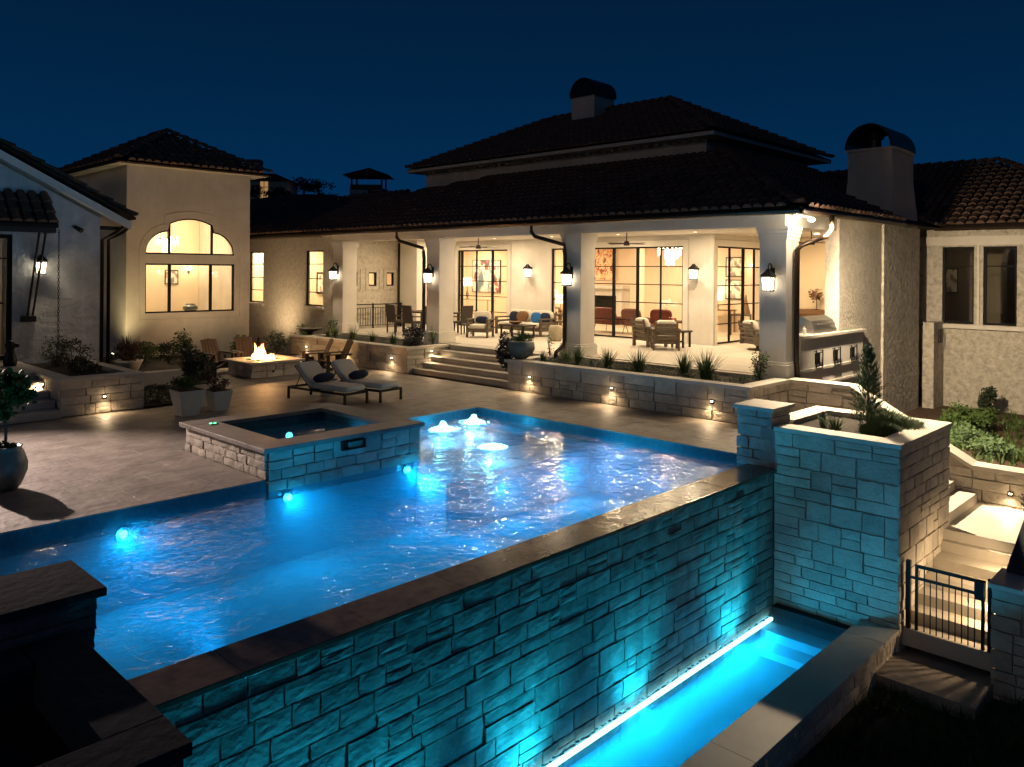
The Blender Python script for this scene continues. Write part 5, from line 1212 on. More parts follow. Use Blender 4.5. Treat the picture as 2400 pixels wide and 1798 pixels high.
# porch downlights
k = 0
for y in (9.8, 12.4, 15.2, 18.0, 20.8, 23.4):
    for x in (18.2, 20.6):
        b = B(); b.lathe([(.045, 0), (.045, -.006), (.03, -.007)], (x, y, 4.199), 14); o = b.out('downlight', 'dlens')
        tag(o, 'recessed ceiling downlight, ' + {9.8: 'nearest the outdoor kitchen', 12.4: 'second from the outdoor kitchen', 15.2: 'third from the outdoor kitchen', 18.0: 'third from the railing', 20.8: 'second from the railing', 23.4: 'nearest the railing'}[y] + ['in the row by the pillars', 'in the row by the glass doors'][x > 19].join([', ', '']), 'downlight', 'patio ceiling downlights, ' + ('outer row' if x < 19 else 'inner row'))
        lamp('AREA', (x, y, 4.17), 32, (1, .76, .48), .12, aim=(x, y, 0))
b = B(); b.lathe([(.07, 0), (.07, -.012), (.05, -.013)], (23.5, 10.0, 4.199), 14); tag(b.out('downlight', 'lens'), 'recessed downlight over the outdoor kitchen', 'downlight'); lamp('AREA', (23.5, 10, 4.17), 70, WARM, .15, aim=(23.5, 10, 0))
# ceiling fans (blades show edge on)
for i, (x, y) in enumerate(((19.4, 20.4), (19.4, 14.0), (21.5, 9.3))):
    t = thing('ceiling_fan', ['ceiling fan over the dining end of the patio', 'ceiling fan over the middle of the patio', 'ceiling fan near the outdoor kitchen end'][i], 'ceiling fan', (x, y, 3.85), .4 + i, 'patio ceiling fans')
    b = B(); b.tube([(0, 0, .34), (0, 0, .05)], .015, 6); b.lathe([(.09, -.06), (.1, 0), (.06, .07)], n=12); b.out('motor', 'darkwood', t, False)
    for q in range(4):
        a = q * PI / 2; b = B(); b.boxr((.42 * math.cos(a), .42 * math.sin(a), 0), (.62, .12, .012), (R(8), 0, a)); b.out('blade', 'darkwood', t, False)
# ================================================================== PATIO FURNITURE
def armchair(c, rz, label, wd=.78, dp=.80, pillow=None, seats=1, swivel=False, name='patio_armchair', cat='armchair'):
    """weathered wood frame chair with ivory cushions; front is -y"""
    t = thing(name, label, cat, c, rz); h = .62
    f = B(); f.box(-wd / 2 + .06, -dp / 2, .18, wd / 2 - .06, -dp / 2 + .05, .30); f.box(-wd / 2 + .06, dp / 2 - .16, .18, wd / 2 - .06, dp / 2 - .11, .30); f.box(-wd / 2 + .06, -dp / 2 + .05, .22, wd / 2 - .06, dp / 2 - .16, .26); f.out('seat_frame', 'wood', t, False)
    for s_ in (-1, 1):
        x = s_ * (wd / 2 - .035)
        if not swivel:
            for y in (-dp / 2 + .05, dp / 2 - .1): b = B(); b.box(x - .03, y - .045, 0, x + .03, y + .045, h - .05); b.out('leg', 'wood', t, False)
        else: b = B(); b.box(x - .03, -dp / 2 + .03, .16, x + .03, dp / 2 - .05, h - .16); b.out('side_panel', 'wood', t, False)
        b = B(); b.box(x - .05, -dp / 2, h - .05, x + .05, dp / 2 - .02, h); b.out('armrest', 'wood', t, False, bev=.006)
        b = B(); b.box(x - .02, -dp / 2 + .1, .40, x + .02, dp / 2 - .15, .50); b.box(x - .022, -dp / 2 + .1, .18, x + .022, dp / 2 - .15, .32); b.out('side_rail', 'wood', t, False)
    for k in range(4): b = B(); b.boxr((0, dp / 2 - .07 + .035 * k, .36 + k * .125), (wd - .14, .03, .085), (R(-14), 0, 0)); b.out('back_slat', 'wood', t, False)
    for s_ in (-1, 1): b = B(); b.boxr((s_ * (wd / 2 - .09), dp / 2 - .045, .52), (.05, .045, .66), (R(-14), 0, 0)); b.out('back_post', 'wood', t, False)
    sw_ = (wd - .16) / seats
    for i in range(seats):
        x = -wd / 2 + .08 + sw_ * (i + .5)
        b = B(); b.pill((x, -.04, .36), (sw_ - .01, dp - .14, .17), e=.25); b.out('seat_cushion', 'cushion', t, False, True)
        b = B(); b.pill((x, dp / 2 - .16, .64), (sw_ - .02, .17, .46), (R(-14), 0, 0), e=.35); b.out('back_cushion', 'cushion', t, False, True)
    if swivel: b = B(); b.lathe([(.30, 0), (.30, .03), (.06, .05), (.05, .19)], n=20); b.out('swivel_base', 'bronze', t, False)
    if pillow:
        m = Matrix.Rotation(rz, 3, 'Z'); q = Vector(c) + m @ Vector((0.02, dp / 2 - .30, .58)); b = B(); b.pill((0, 0, 0), (.46, .13, .24), (R(-12), 0, 0), e=.6); o = b.out('throw_pillow', pillow, None, smooth=True); o.location = q; o.rotation_euler = (0, 0, rz)
        tag(o, label.split(',')[0] and {'navy': 'dark navy lumbar pillow on the armchair left of the sofa', 'blue': 'blue lumbar pillow on the armchair by the wide glass door'}[pillow], 'pillow')
    return t
armchair((18.72, 19.55, .76), R(-62), 'wooden armchair with ivory cushions left of the sofa, near the top of the steps', pillow='navy')
sofa = armchair((20.6, 19.2, .76), R(-90), 'ivory cushioned wooden sofa with blue pillows against the patio wall', wd=2.2, dp=.9, seats=2, name='patio_sofa', cat='sofa')
for (dx, dy, dz, mt_, l, s_) in ((.12, .62, .62, 'navy', 'dark navy pillow at the left end of the sofa', .42), (.1, .2, .64, 'throw', 'brown and cream patterned pillow in the middle of the sofa', .5), (.1, -.45, .62, 'blue', 'bright blue pillow on the right part of the sofa', .42), (.18, -.8, .62, 'navy', 'dark navy pillow behind the bright blue one', .42)):
    b = B(); b.pill((0, 0, 0), (.13, s_, .38), (0, R(12), R(8)), e=.6); o = b.out('throw_pillow', mt_, smooth=True); o.location = (20.55 + dx, 19.2 + dy, .76 + dz); tag(o, l, 'pillow')
table((19.55, 18.6, .76), .65, 1.15, .44, 'dark wooden coffee table in front of the sofa', 'darkwood', 'coffee_table')
t = thing('wooden_bowl', 'shallow pinkish bowl on the coffee table', 'bowl', (19.55, 18.7, 1.2)); b = B(); b.lathe([(.06, 0), (.2, .05), (.23, .1), (.21, .1)], n=16); b.out('bowl', 'brown', t, False)
table((20.7, 17.3, .76), .75, .6, .58, 'square wooden side table right of the sofa', 'wood', 'side_table', shelf=True)
t = thing('garden_stool', 'patterned drum stool beside the wooden side table', 'stool', (19.5, 16.85, .76)); b = B(); b.lathe([(.17, 0), (.22, .08), (.235, .25), (.22, .42), (.18, .5)], n=20); b.out('body', 'stoneware', t, False, True)
armchair((19.75, 12.85, .76), R(128), 'wooden armchair seen from behind in front of the wide glass door')
armchair((20.25, 13.75, .76), R(70), 'wooden armchair facing forward beside the wide glass door', pillow='blue')
table((20.75, 12.95, .76), .5, .5, .5, 'small dark side table beside the paired armchairs', 'darkwood', 'side_table')
armchair((21.7, 10.95, .76), R(60), 'swivel armchair on round base near the right glass door', wd=.84, swivel=True)
armchair((22.9, 10.6, .76), R(150), 'wooden armchair mostly hidden behind the corner pillar', wd=.8)
def dining(c, rz, label):
    t = thing('dining_chair', label, 'dining chair', c, rz, 'dark wicker dining chairs')
    b = B(); b.boxr((0, .23, .72), (.5, .05, .60), (R(-8), 0, 0)); b.out('backrest', 'wicker', t, False, bev=.01)
    b = B(); b.box(-.25, -.24, .38, .25, .22, .46); b.out('seat', 'wicker', t, False, bev=.01)
    for a in (-1, 1):
        for d in (-1, 1): b = B(); b.box(a * .22 - .02, d * .2 - .02, 0, a * .22 + .02, d * .2 + .02, .38); b.out('leg', 'darkwood', t, False)
        b = B(); b.box(a * .25 - .02, -.22, .60, a * .25 + .02, .24, .64); b.out('armrest', 'wicker', t, False)
    return t
dining((17.7, 22.9, .76), R(90), 'dark wicker dining chair, leftmost by the railing'); dining((17.75, 22.0, .76), R(90), 'dark wicker dining chair, second from the railing'); dining((18.0, 21.2, .76), R(120), 'dark wicker dining chair just left of the downspout pillar')
dining((19.1, 20.85, .76), R(175), 'dark wicker dining chair seen past the right side of the pillar, left of the armchair')
table((18.9, 22.4, .76), 1.0, 2.2, .74, 'dark dining table among the wicker chairs', 'darkwood', 'dining_table')
# outdoor kitchen
gr = thing('gas_grill', 'stainless steel built-in grill on the white counter', 'grill', (18.6, 8.0, 1.61))
b = B(); b.box(18.0, 7.7, 1.61, 19.35, 8.3, 1.70); b.out('body', 'steel', gr, bev=.01)
b = B(); b.prism([(18.05, 7.72, 1.70), (18.05, 8.28, 1.70), (18.05, 8.28, 1.95), (18.05, 8.0, 2.0), (18.05, 7.80, 1.90)], (1.25, 0, 0)); b.out('hood', 'steel', gr, bev=.01)
b = B(); b.tube([(18.15, 7.72, 1.82), (19.2, 7.72, 1.82)], .015, 8); b.out('handle', 'steel', gr)
fc = thing('faucet', 'tall slim faucet at the end of the kitchen counter', 'faucet', (20.3, 8.0, 1.61)); b = B(); b.tube([(20.3, 8.0, 1.61), (20.3, 8.0, 1.98)], .025, 8); b.tube([(20.3, 8.0, 1.88), (19.9, 8.0, 1.87)], .015, 8); b.out('spout', 'bronze', fc)
t = thing('soap_bottle', 'small white bottle on the counter left of the grill', 'bottle', (17.7, 7.8, 1.61)); b = B(); b.lathe([(.04, 0), (.04, .12), (.015, .15), (.015, .19)], n=10); b.out('bottle', 'whitepot', t, False)
for i, x in enumerate((17.93, 18.95, 19.98)):
    t = thing('iron_vent_grille', ['black iron grille in the white counter wall, leftmost', 'black iron grille in the white counter wall, middle one', 'black iron grille in the white counter wall, nearest the limestone wall'][i], 'grille', (x, 7.6, 1.05), 0, 'black iron grilles in the counter wall')
    b = B(); b.box(-.13, -.01, -.12, .13, -.002, .14); b.out('recess', 'frame', t, False)
    b = B()
    for dx in (-.17, .17): b.tube([(dx, -.06, -.19), (dx, -.06, .21)], .014, 5); b.tube([(dx, -.06, .18), (dx, 0, .18)], .01, 4)
    for dz in (-.15, .15): b.tube([(-.17, -.06, dz), (.17, -.06, dz)], .012, 5)
    b.tube([(0, -.06, -.15), (0, -.06, .15)], .01, 5); b.out('bars', 'black', t, False)
t = thing('iron_vent_grille', 'small black iron grille on the low wall right of the chimney', 'grille', (25.5, 7.19, 1.2)); b = B(); b.box(-.17, -.05, -.2, .17, -.03, -.17); b.box(-.17, -.05, .17, .17, -.03, .2); b.box(-.17, -.05, -.17, -.14, -.03, .17); b.box(.14, -.05, -.17, .17, -.03, .17); b.box(-.015, -.05, -.17, .015, -.03, .17); b.box(-.14, -.049, -.01, -.015, -.031, .015); b.out('bars', 'black', t, False)
cs = thing('wooden_console', 'dark wooden console under the bird sculptures', 'console table', (25.0, 10.2, .76)); b = B(); b.box(24.8, 9.3, 1.7, 25.35, 11.5, 1.85); b.out('tabletop', 'brown', cs); b = B(); b.box(24.85, 9.4, .76, 25.3, 11.4, 1.7); b.out('cabinet', 'brown', cs)
t = thing('bird_sculpture', 'bushy brown metal sculpture on a thin stem over the console', 'sculpture', (24.98, 10.62, 1.85)); b = B(); b.tube([(0, 0, 0), (0, 0, .4)], .012, 5); b.lathe([(.09, 0), (.09, .02)], n=10); b.out('stand', 'black', t, False); b = B(); leaves(b, 160, (.2, .3, .24), random.Random(2), .1, (0, 0, .5)); b.out('feathers', 'brown', t, False)
t = thing('bird_sculpture', 'brown crane sculpture with raised neck over the console', 'sculpture', (24.98, 9.95, 1.85)); b = B()
b.tube([(0, .05, 0), (0, .05, .35)], .01, 5); b.tube([(0, -.02, 0), (0, -.02, .35)], .01, 5); b.out('leg', 'black', t, False)
b = B(); b.tube([(0, .30, .62), (0, .22, .66), (0, .20, .58), (0, .14, .46), (0, .0, .42), (0, -.15, .40), (0, -.32, .34)], [.008, .022, .016, .03, .085, .07, .01], 10); b.out('body', 'brown', t, False, True)
# ================================================================== TERRACE FURNITURE
def lounger(c, rz, label):
    t = thing('sun_lounger', label, 'sun lounger', c, rz, 'sun loungers by the pool'); L, W = 1.95, .66   # foot at -y, head +y
    b = B()
    for s_ in (-1, 1): b.box(s_ * W / 2 - .02, -L / 2, .24, s_ * W / 2 + .02, L / 2, .29)
    b.box(-W / 2 + .02, -L / 2, .24, W / 2 - .02, -L / 2 + .04, .29); b.box(-W / 2 + .02, L / 2 - .04, .24, W / 2 - .02, L / 2, .29); b.box(-W / 2 + .02, .16, .24, W / 2 - .02, .2, .29); b.out('frame', 'black', t, False)
    for a in (-1, 1):
        for y in (-L / 2 + .02, .1 if False else L / 2 - .02): b = B(); b.box(a * W / 2 - .022, y - .022, 0, a * W / 2 + .022, y + .022, .24); b.out('leg', 'black', t, False)
    b = B(); b.pill((0, -.38, .36), (W - .04, 1.18, .13), e=.22, n=20); b.out('seat_cushion', 'grey', t, False, True)
    b = B(); b.pill((0, .46, .56), (W - .04, .78, .12), (R(41), 0, 0), e=.22, n=20); b.out('back_cushion', 'grey', t, False, True)
    b = B(); b.boxr((0, .50, .52), (W - .06, .76, .025), (R(41), 0, 0)); b.out('backrest_frame', 'black', t, False)
    b = B(); b.tube([(-.2, .62, .66), (-.2, .85, .27)], .012, 5); b.tube([(.2, .62, .66), (.2, .85, .27)], .012, 5); b.out('prop', 'black', t, False)
    return t
lounger((10.2, 15.72, .0), R(8), 'grey cushioned sun lounger with dark frame, nearest the spa')
lounger((11.07, 15.6, .0), R(8), 'grey cushioned sun lounger with dark frame, nearer the steps')
for (x, y, l) in ((10.15, 15.78, 'navy lumbar pillow on the lounger nearest the spa'), (11.02, 15.66, 'navy lumbar pillow on the lounger nearer the steps')):
    b = B(); b.pill((0, 0, 0), (.60, .16, .24), (R(35), 0, 0), e=.7); o = b.out('throw_pillow', 'navy', smooth=True); o.location = (x, y, .53); o.rotation_euler = (0, 0, R(8)); tag(o, l, 'pillow')
t = thing('side_table', 'low white side table between the two loungers', 'side table', (10.66, 16.4, 0)); b = B(); b.box(-.16, -.16, .36, .16, .16, .40); b.out('tabletop', 'whitepot', t, False); b = B(); b.box(-.12, -.12, 0, .12, .12, .36); b.out('pedestal', 'whitepot', t, False)
def adirondack(c, rz, label, mt_='redwood'):
    t = thing('adirondack_chair', label, 'adirondack chair', c, rz, 'adirondack chairs round the fire pit')
    for k in range(5):
        x = (k - 2) * .105; h = .86 - .03 * abs(k - 2); b = B(); b.boxr((x, .28, .55), (.095, .02, h), (R(-24), 0, R(0))); b.out('back_slat', mt_, t, False)
    for k in range(5): b = B(); b.boxr((0, -.32 + k * .11, .35 - k * .03), (.54, .095, .02), (R(-14), 0, 0)); b.out('seat_slat', mt_, t, False)
    for s_ in (-1, 1):
        b = B(); b.box(s_ * .35 - .07, -.42, .54, s_ * .35 + .07, .36, .565); b.out('armrest', mt_, t, False)
        b = B(); b.box(s_ * .30 - .015, -.38, 0, s_ * .30 + .015, -.28, .54); b.out('leg', mt_, t, False)
        b = B(); b.tube([(s_ * .27, -.36, .33), (s_ * .27, .42, .04)], .045, 4); b.out('side_rail', mt_, t, False)
    b = B(); b.box(-.34, .30, .50, .34, .34, .54); b.box(-.3, .08, .5, -.26, .3, .1) ; b.out('back_brace', mt_, t, False)
    return t
adirondack((10.75, 22.35, .0), R(8), 'brown adirondack chair behind the fire, left of the pair')
adirondack((11.7, 22.3, .0), R(-8), 'brown adirondack chair behind the fire, right of the pair')
adirondack((13.0, 20.6, .0), R(-112), 'brown adirondack chair at the right of the fire pit, nearer the wall light')
adirondack((13.2, 19.9, .0), R(-105), 'brown adirondack chair at the right of the fire pit, nearest the loungers')
adirondack((9.35, 20.45, .0), R(75), 'dark adirondack chair in silhouette left of the fire pit', 'darkwood')
# fire pit
fp2 = thing('fire_pit', 'square stone fire pit with flames over dark glass', 'fire pit', (11.4, 20.85, 0))
b = B(); b.box(10.75, 20.25, 0, 12.15, 21.5, .39); b.out('core', 'mortar', fp2)
ashlar(fp2, (10.7, 20.25, 0), 0, 1.5, .38, .05, 'stone', 91, hs=(.19, .2), ws=(.3, .6)); ashlar(fp2, (10.75, 21.55, 0), -PI / 2, 1.35, .38, .05, 'stone', 92, hs=(.19, .2), ws=(.3, .6))
b = B(); b.box(10.6, 20.1, .39, 12.3, 20.5, .45); b.box(10.6, 21.25, .39, 12.3, 21.65, .45); b.box(10.6, 20.502, .39, 11.0, 21.248, .45); b.box(11.9, 20.502, .39, 12.3, 21.248, .45); b.out('coping', 'coping', fp2, bev=.008)
b = B(); rnd = random.Random(7)
for i in range(260): b.pill((rnd.uniform(11.02, 11.88), rnd.uniform(20.52, 21.23), .41 + rnd.uniform(0, .03)), (rnd.uniform(.03, .06),) * 3, n=5, m=4, e=1)
o = b.out('lava_rock', 'rock', fp2); o['kind'] = 'stuff'
t = thing('fire', 'low orange flames burning on the fire pit', 'fire', (11.4, 20.85, .43))
for i in range(26):
    rnd = random.Random(50 + i); x = rnd.uniform(-.27, .24); y_ = rnd.uniform(-.2, .2); h = (.42 if abs(x + .08) < .08 else .15) * rnd.uniform(.55, 1.15); pts = []; rs = []
    ph = rnd.uniform(0, 6)
    for k in range(7): q = k / 6; pts.append((x + .05 * math.sin(ph + 4 * q) * q, y_ + .04 * math.cos(ph + 3 * q) * q, .01 + h * q)); rs.append((.055 * (1 - q) ** .8 * (.6 + 1.2 * q) + .002))
    b = B(); b.tube(pts, rs, 8); b.out('flame', 'flame', t, False, True)
lamp('POINT', (11.4, 20.85, .72), 120, (1, .50, .18), .15)
t = thing('gas_valve', 'small dark gas valve on the side of the fire pit', 'valve', (11.35, 20.19, .16)); b = B(); b.tube([(0, 0, 0), (0, -.03, 0)], .03, 8); b.out('knob', 'black', t, False)
# black fire bowl on wall
t = thing('fire_bowl', 'shallow black metal bowl on the left retaining wall', 'bowl', (14.95, 24.15, .76)); b = B(); b.lathe([(.1, 0), (.1, .08), (.42, .2), (.44, .22), (.40, .22), (.1, .12)], n=24); b.out('bowl', 'black', t, False, True)
# ================================================================== POTS AND PLANTS
def taperpot(c, s0, s1, h, label, plants, rz=0, name='potted_plant'):
    t = thing(name, label, 'potted plant', c, rz); b = B(); b.frustum((0, 0, 0), s0, s1, h); b.out('pot', 'whitepot', t, False, bev=.008)
    b = B(); b.frustum((0, 0, h + .001), s1 * .9, s1 * .9, .01); b.out('soil', 'soil', t, False)
    for (fn, mt_) in plants: b = B(); fn(b, h); b.out('foliage', mt_, t, False)
    return t
r0 = random.Random(11)
taperpot((7.13, 16.13, 0), .17, .27, .52, 'white tapered planter with bushy grey green flowers, left of the two', [(lambda b, h: leaves(b, 700, (.36, .36, .2), r0, .06, (0, 0, h + .12)), 'leaf'), (lambda b, h: blades(b, 60, .35, .35, r0, .012, c=(0, 0, h)), 'grass')])
taperpot((7.86, 16.25, 0), .15, .22, .42, 'smaller white tapered planter with reddish dark plant, right of the two', [(lambda b, h: leaves(b, 600, (.30, .30, .17), r0, .05, (0, 0, h + .12)), 'redleaf')])
t = taperpot((7.75, 17.0, 0), .18, .26, .5, 'white planter with tall dark shrub behind the two front planters', [(lambda b, h: leaves(b, 1300, (.36, .36, .52), r0, .07, (0, 0, h + .42), clump=14), 'leafdk')])
t = thing('potted_plant', 'broad pale bowl planter with spiky cycad leaves against the tower wall', 'potted plant', (8.2, 22.2, .2)); b = B(); b.lathe([(.22, 0), (.36, .3), (.38, .34), (.34, .34)], n=20); b.out('pot', 'whitepot', t, False, True)
b = B(); rr = random.Random(5); blades(b, 120, .75, .5, rr, .03, c=(0, 0, .3)); leaves(b, 500, (.45, .45, .35), rr, .08, (0, 0, .6)); b.out('foliage', 'redleaf', t, False)
# big round pot with topiary
t = thing('potted_tree', 'small round topiary tree in a large glazed jar at the left edge', 'potted tree', (2.98, 12.36, 0)); b = B(); b.lathe([(.14, 0), (.2, .08), (.265, .25), (.27, .36), (.22, .52), (.19, .56), (.21, .59), (.18, .59), (.16, .54)], n=28); b.out('pot', 'pot', t, False, True)
b = B(); b.tube([(0, 0, .5), (.01, 0, .8), (-.01, .01, 1.05), (0, 0, 1.3)], [.022, .018, .016, .008], 8); b.out('trunk', 'bark', t, False)
b = B(); leaves(b, 1900, (.34, .34, .36), random.Random(77), .085, (0, 0, 1.28), clump=22, shell=.2); b.out('crown', 'leaf', t, False)
b = B(); leaves(b, 260, (.17, .17, .05), random.Random(6), .05, (0, 0, .58)); b.out('underplanting', 'leafdk', t, False)
# hanging plant pots by steps
t = thing('potted_plant', 'dark trailing plant spilling from a pot on the wall left of the steps', 'potted plant', (15.15, 18.75, .70)); b = B(); b.lathe([(.14, 0), (.24, .18), (.26, .3), (.22, .3)], n=18); b.out('pot', 'pot', t, False, True)
b = B(); leaves(b, 1500, (.40, .40, .55), random.Random(16), .08, (0, 0, .22), clump=16); b.out('foliage', 'purple', t, False)
t = thing('potted_plant', 'large dark round pot with trailing purple plant at the right of the steps', 'potted plant', (14.85, 14.0, .76)); b = B(); b.lathe([(.13, 0), (.28, .1), (.36, .26), (.34, .42), (.30, .46), (.27, .44)], n=28); b.out('pot', 'pot', t, False, True)
b = B(); rr = random.Random(18); leaves(b, 1200, (.24, .34, .52), rr, .075, (-.22, .36, .16), clump=14); b.out('trailing_foliage', 'purple', t, False)
b = B(); leaves(b, 900, (.36, .36, .17), rr, .05, (0, 0, .5)); b.out('foliage', 'leaf', t, False)
b = B(); blades(b, 40, .55, .3, rr, .014, c=(0, 0, .45)); b.out('spike_leaves', 'grass', t, False)
# ornamental grasses: right bed
spots = [(15.35, 8.95, .62, .40, 110, 'spiky grass clump in the right bed, nearest the corner pillar'), (15.75, 9.75, .55, .34, 80, 'spiky grass clump in the right bed, second from the corner pillar'), (15.4, 10.75, .55, .38, 80, 'spiky grass clump in front of the paired armchairs'), (15.55, 11.75, .5, .30, 70, 'spiky grass clump in front of the wide glass door'), (15.6, 12.75, .42, .32, 60, 'low grass clump just right of the blue lit pillar'), (15.75, 13.25, .40, .25, 50, 'low grass clump at the foot of the blue lit downspout'), (15.4, 13.75, .28, .2, 50, 'tiny grass tuft beside the large round pot')]
for i, (x, y, h, s_, n, l) in enumerate(spots): clump((x, y, .65), h * 1.15, s_ * 1.3, int(n * 1.8), l, i)
for i, (x, y, h, s_, n, l) in enumerate([(15.5, 23.4, .55, .35, 70, 'grass clump in the left bed, second from the bowl'), (15.5, 22.4, .55, .38, 80, 'grass clump in the left bed, below the leftmost pillar'), (15.6, 21.4, .42, .3, 70, 'grass clump in the left bed, before the railing'), (15.6, 20.3, .50, .32, 70, 'grass clump in the left bed, before the dining chairs'), (15.6, 24.0, .4, .25, 50, 'grass clump in the left bed, nearest the black bowl')]): clump((x, y, .65), h, s_, n, l, 20 + i)
bush((15.95, 8.0, .62), (.22, .22, .40), 'leafy upright shrub at the foot of the corner pillar', n=500, size=.05, seed=31)
bush((15.9, 24.2, .62), (.2, .2, .42), 'thin leafy shrub at the leftmost pillar', n=250, size=.06, seed=32)
bush((16.0, 14.0, .62), (.15, .15, .40), 'thin wispy shrub at the left of the blue lit pillar', n=130, size=.05, seed=33)
bush((16.15, 19.0, .62), (.14, .14, .35), 'small shrub at the foot of the pillar left of the steps', n=180, size=.05, seed=34)
b = B(); rr = random.Random(40)
for i in range(110): leaves(b, 50, (.2, .25, .08), rr, .045, (rr.uniform(14.95, 16.2), rr.uniform(8.2, 13.8), .70))
o = b.out('ground_cover', 'leafdk'); stuff(o, 'low dark ground cover in the right bed', 'ground cover')
b = B()
for i in range(40): leaves(b, 40, (.2, .25, .06), rr, .04, (rr.uniform(14.95, 16.2), rr.uniform(18.7, 24.2), .70))
o = b.out('ground_cover', 'leafdk'); stuff(o, 'low dark ground cover in the left bed', 'ground cover')
# left planter & beds near tower
bush((5.95, 18.55, .62), (.36, .40, .26), 'low dark green shrub in the left stone planter', n=1100, size=.05, seed=41, mt='leafdk')
bush((6.05, 19.6, .62), (.42, .5, .40), 'reddish leafed shrub in the left stone planter', n=1200, size=.05, seed=42, mt='redleaf')
bush((6.1, 20.9, .62), (.40, .5, .42), 'dark shrub in the left stone planter close to the gabled wall', n=1000, size=.05, seed=43, mt='leafdk')
t = thing('dog_statue', 'small dark statue beside the glass door', 'statue', (5.1, 20.8, .76)); b = B(); b.lathe([(.13, 0), (.15, .1), (.11, .25), (.08, .36), (.10, .42), (.11, .5), (.05, .58)], n=12); b.out('body', 'black', t, False, True); b = B(); b.tube([(0, 0, .48), (.16, -.1, .46)], [.07, .04], 8); b.tube([(-.05, .02, .5), (-.07, .02, .6)], [.03, .01], 6); b.tube([(.03, .02, .5), (.03, .02, .6)], [.03, .01], 6); b.out('head', 'black', t, False)
for i, (x, y, rx, h, l) in enumerate([(9.3, 24.0, .5, .40, 'round green shrub below the tower window, left'), (10.2, 24.4, .45, .34, 'green shrub below the tower window, middle'), (12.5, 24.3, .4, .42, 'green shrub between the two brown chairs behind the fire'), (14.2, 25.0, .5, .40, 'dark shrub beside the left retaining wall, left one'), (15.3, 25.3, .45, .48, 'dark shrub beside the left retaining wall, right one'), (8.6, 22.9, .5, .38, 'green shrub beside the pale bowl planter'), (9.6, 22.0, .3, .65, 'tall tiered shrub behind the dark adirondack chair')]):
    bush((x, y, .1), (rx, rx, h), l, n=900, size=.075, seed=50 + i, mt='leaf' if i % 2 == 0 else 'leafdk')
b = B()
for i in range(130): leaves(b, 30, (.22, .22, .06), rr, .05, (rr.uniform(7.0, 8.4), rr.uniform(17.7, 20.2), .06))
o = b.out('ground_cover', 'leafdk'); stuff(o, 'dark ground cover behind the white planters', 'ground cover')
# corner planter plants
t = thing('conifer', 'young upright conifer growing in the tall corner planter', 'conifer', (13.45, 4.85, .47)); rr = random.Random(61)
b = B(); b.tube([(0, 0, 0), (.01, 0, .6), (0, .01, 1.25)], [.025, .016, .004], 7); b.out('trunk', 'bark', t, False)
b = B()
for i in range(420):
    z = rr.uniform(.02, 1.2); r_z = .38 * (1 - z / 1.35) ** .8 * rr.uniform(.5, 1.1); a = rr.uniform(0, 2 * PI); p1 = Vector((math.cos(a) * r_z, math.sin(a) * r_z, z + .16)); p0 = Vector((0, 0, z - .02))
    for k in range(12):
        q = p0.lerp(p1, rr.uniform(.3, 1)); d = Vector((rr.gauss(0, .5), rr.gauss(0, .5), 1)).normalized() * rr.uniform(.04, .08); s_ = d.orthogonal().normalized() * .010; b.add([q - s_, q + s_, q + d], [(0, 1, 2)])
b.out('crown', 'conifer', t, False)
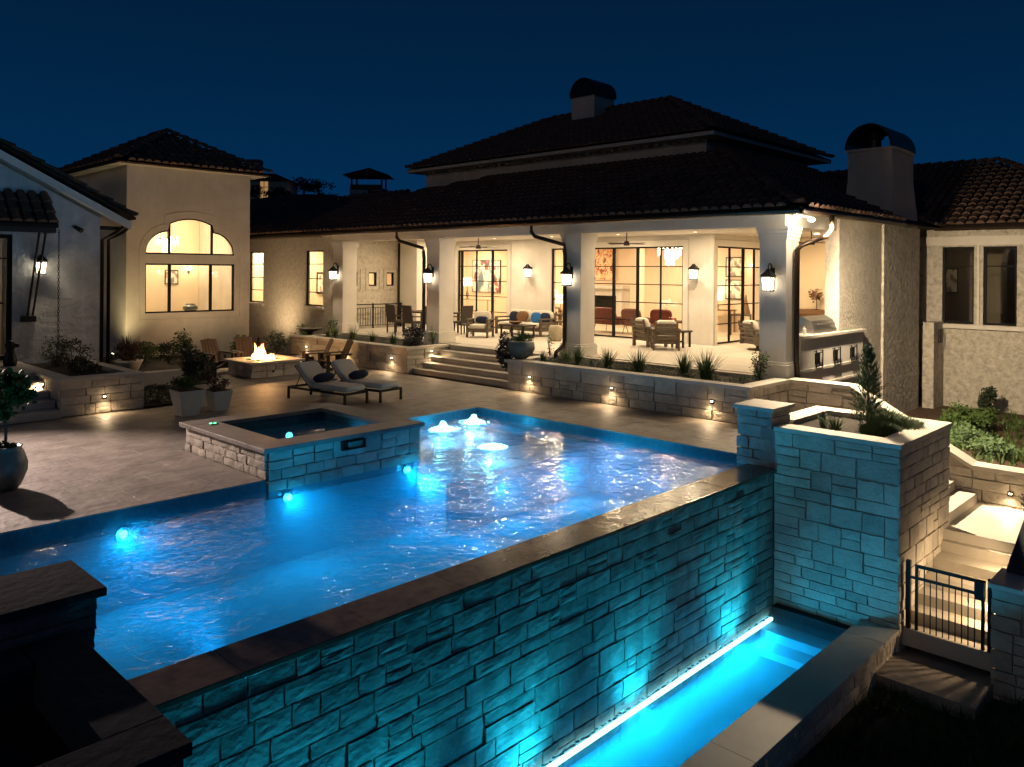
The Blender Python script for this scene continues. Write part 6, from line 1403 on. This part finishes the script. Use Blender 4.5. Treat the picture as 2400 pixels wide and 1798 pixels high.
for i, (x, y, rx, h, n, l) in enumerate([(13.55, 4.45, .40, .26, 1500, 'low needle shrub at the foot of the conifer'), (13.95, 4.75, .24, .30, 700, 'feathery shrub at the right end of the corner planter'), (13.0, 4.5, .30, .2, 900, 'low shrub at the front of the corner planter')]): 
    t = thing('juniper_shrub', l, 'shrub', (x, y, .47)); b = B(); rr = random.Random(70 + i)
    for k in range(n * 2):
        a = rr.uniform(0, 2 * PI); q = math.sqrt(rr.random()) * rx; p = Vector((q * math.cos(a), q * math.sin(a), rr.uniform(0, h) * (1 - .5 * q / rx))); d = Vector((math.cos(a) * .6, math.sin(a) * .6, 1)).normalized() * rr.uniform(.05, .1); s_ = d.orthogonal().normalized() * .009; b.add([p - s_, p + s_, p + d], [(0, 1, 2)])
    b.out('foliage', 'conifer', t, False)
clump((12.75, 5.1, .47), .36, .35, 60, 'bright grass tuft at the left of the corner planter', 81); clump((13.0, 5.4, .47), .28, .22, 50, 'grass tuft behind in the corner planter', 82)
# garden plants right
for i, (x, y, rx, ry, h, l, mt_) in enumerate([(21.4, 5.6, .9, .6, .42, 'large round green shrub on the garden slope, upper left', 'leaf'), (22.6, 5.5, .55, .5, .42, 'round green shrub beside the largest garden shrub', 'leaf'), (19.6, 5.0, .9, .55, .3, 'low spreading juniper beside the sloping wall', 'conifer'), (18.4, 4.2, .9, .45, .22, 'low green juniper at the top of the garden wall', 'conifer'), (18.9, 3.2, .9, .5, .24, 'spreading green juniper at the right picture edge', 'conifer'), (23.0, 3.6, .7, .6, .3, 'green shrub by the right picture edge, near the wing', 'leaf'), (25.2, 5.8, .3, .3, .42, 'small bush against the limestone wing', 'leafdk')]):
    bush((x, y, gz(x, y) - .05), (rx, ry, h), l, n=1700, size=.07, seed=90 + i, mt=mt_)
b = B(); rr = random.Random(99)
for i in range(900):
    x = rr.uniform(16.8, 25.6); y = rr.uniform(-1, 6.6); blades(b, 12, .2, .2, rr, .012, c=(x, y, gz(x, y)))
o = b.out('meadow_grass', 'grass'); stuff(o, 'thin grass scattered over the garden slope', 'grass')
b = B()
for i in range(600):
    x = rr.uniform(6.5, 12); y = rr.uniform(1.5, 3.85); blades(b, 18, .22, .2, rr, .008, c=(x, y, -2.62))
o = b.out('meadow_grass', 'leaf'); stuff(o, 'dark grass below the basin wall', 'grass')
t = bpy.data.objects.get('flower_pot')
fx = (13.55, 2.55, -.56); t.location = fx
b = B(); b.lathe([(.08, 0), (.13, .16), (.14, .18), (.11, .18)], n=16); b.out('pot', 'whitepot', t, False, True)
b = B(); leaves(b, 200, (.16, .16, .12), random.Random(4), .05, (0, 0, .28)); b.out('flowers', 'purpleflower', t, False); b = B(); leaves(b, 120, (.13, .13, .08), random.Random(5), .05, (0, 0, .2)); b.out('foliage', 'leaf', t, False)
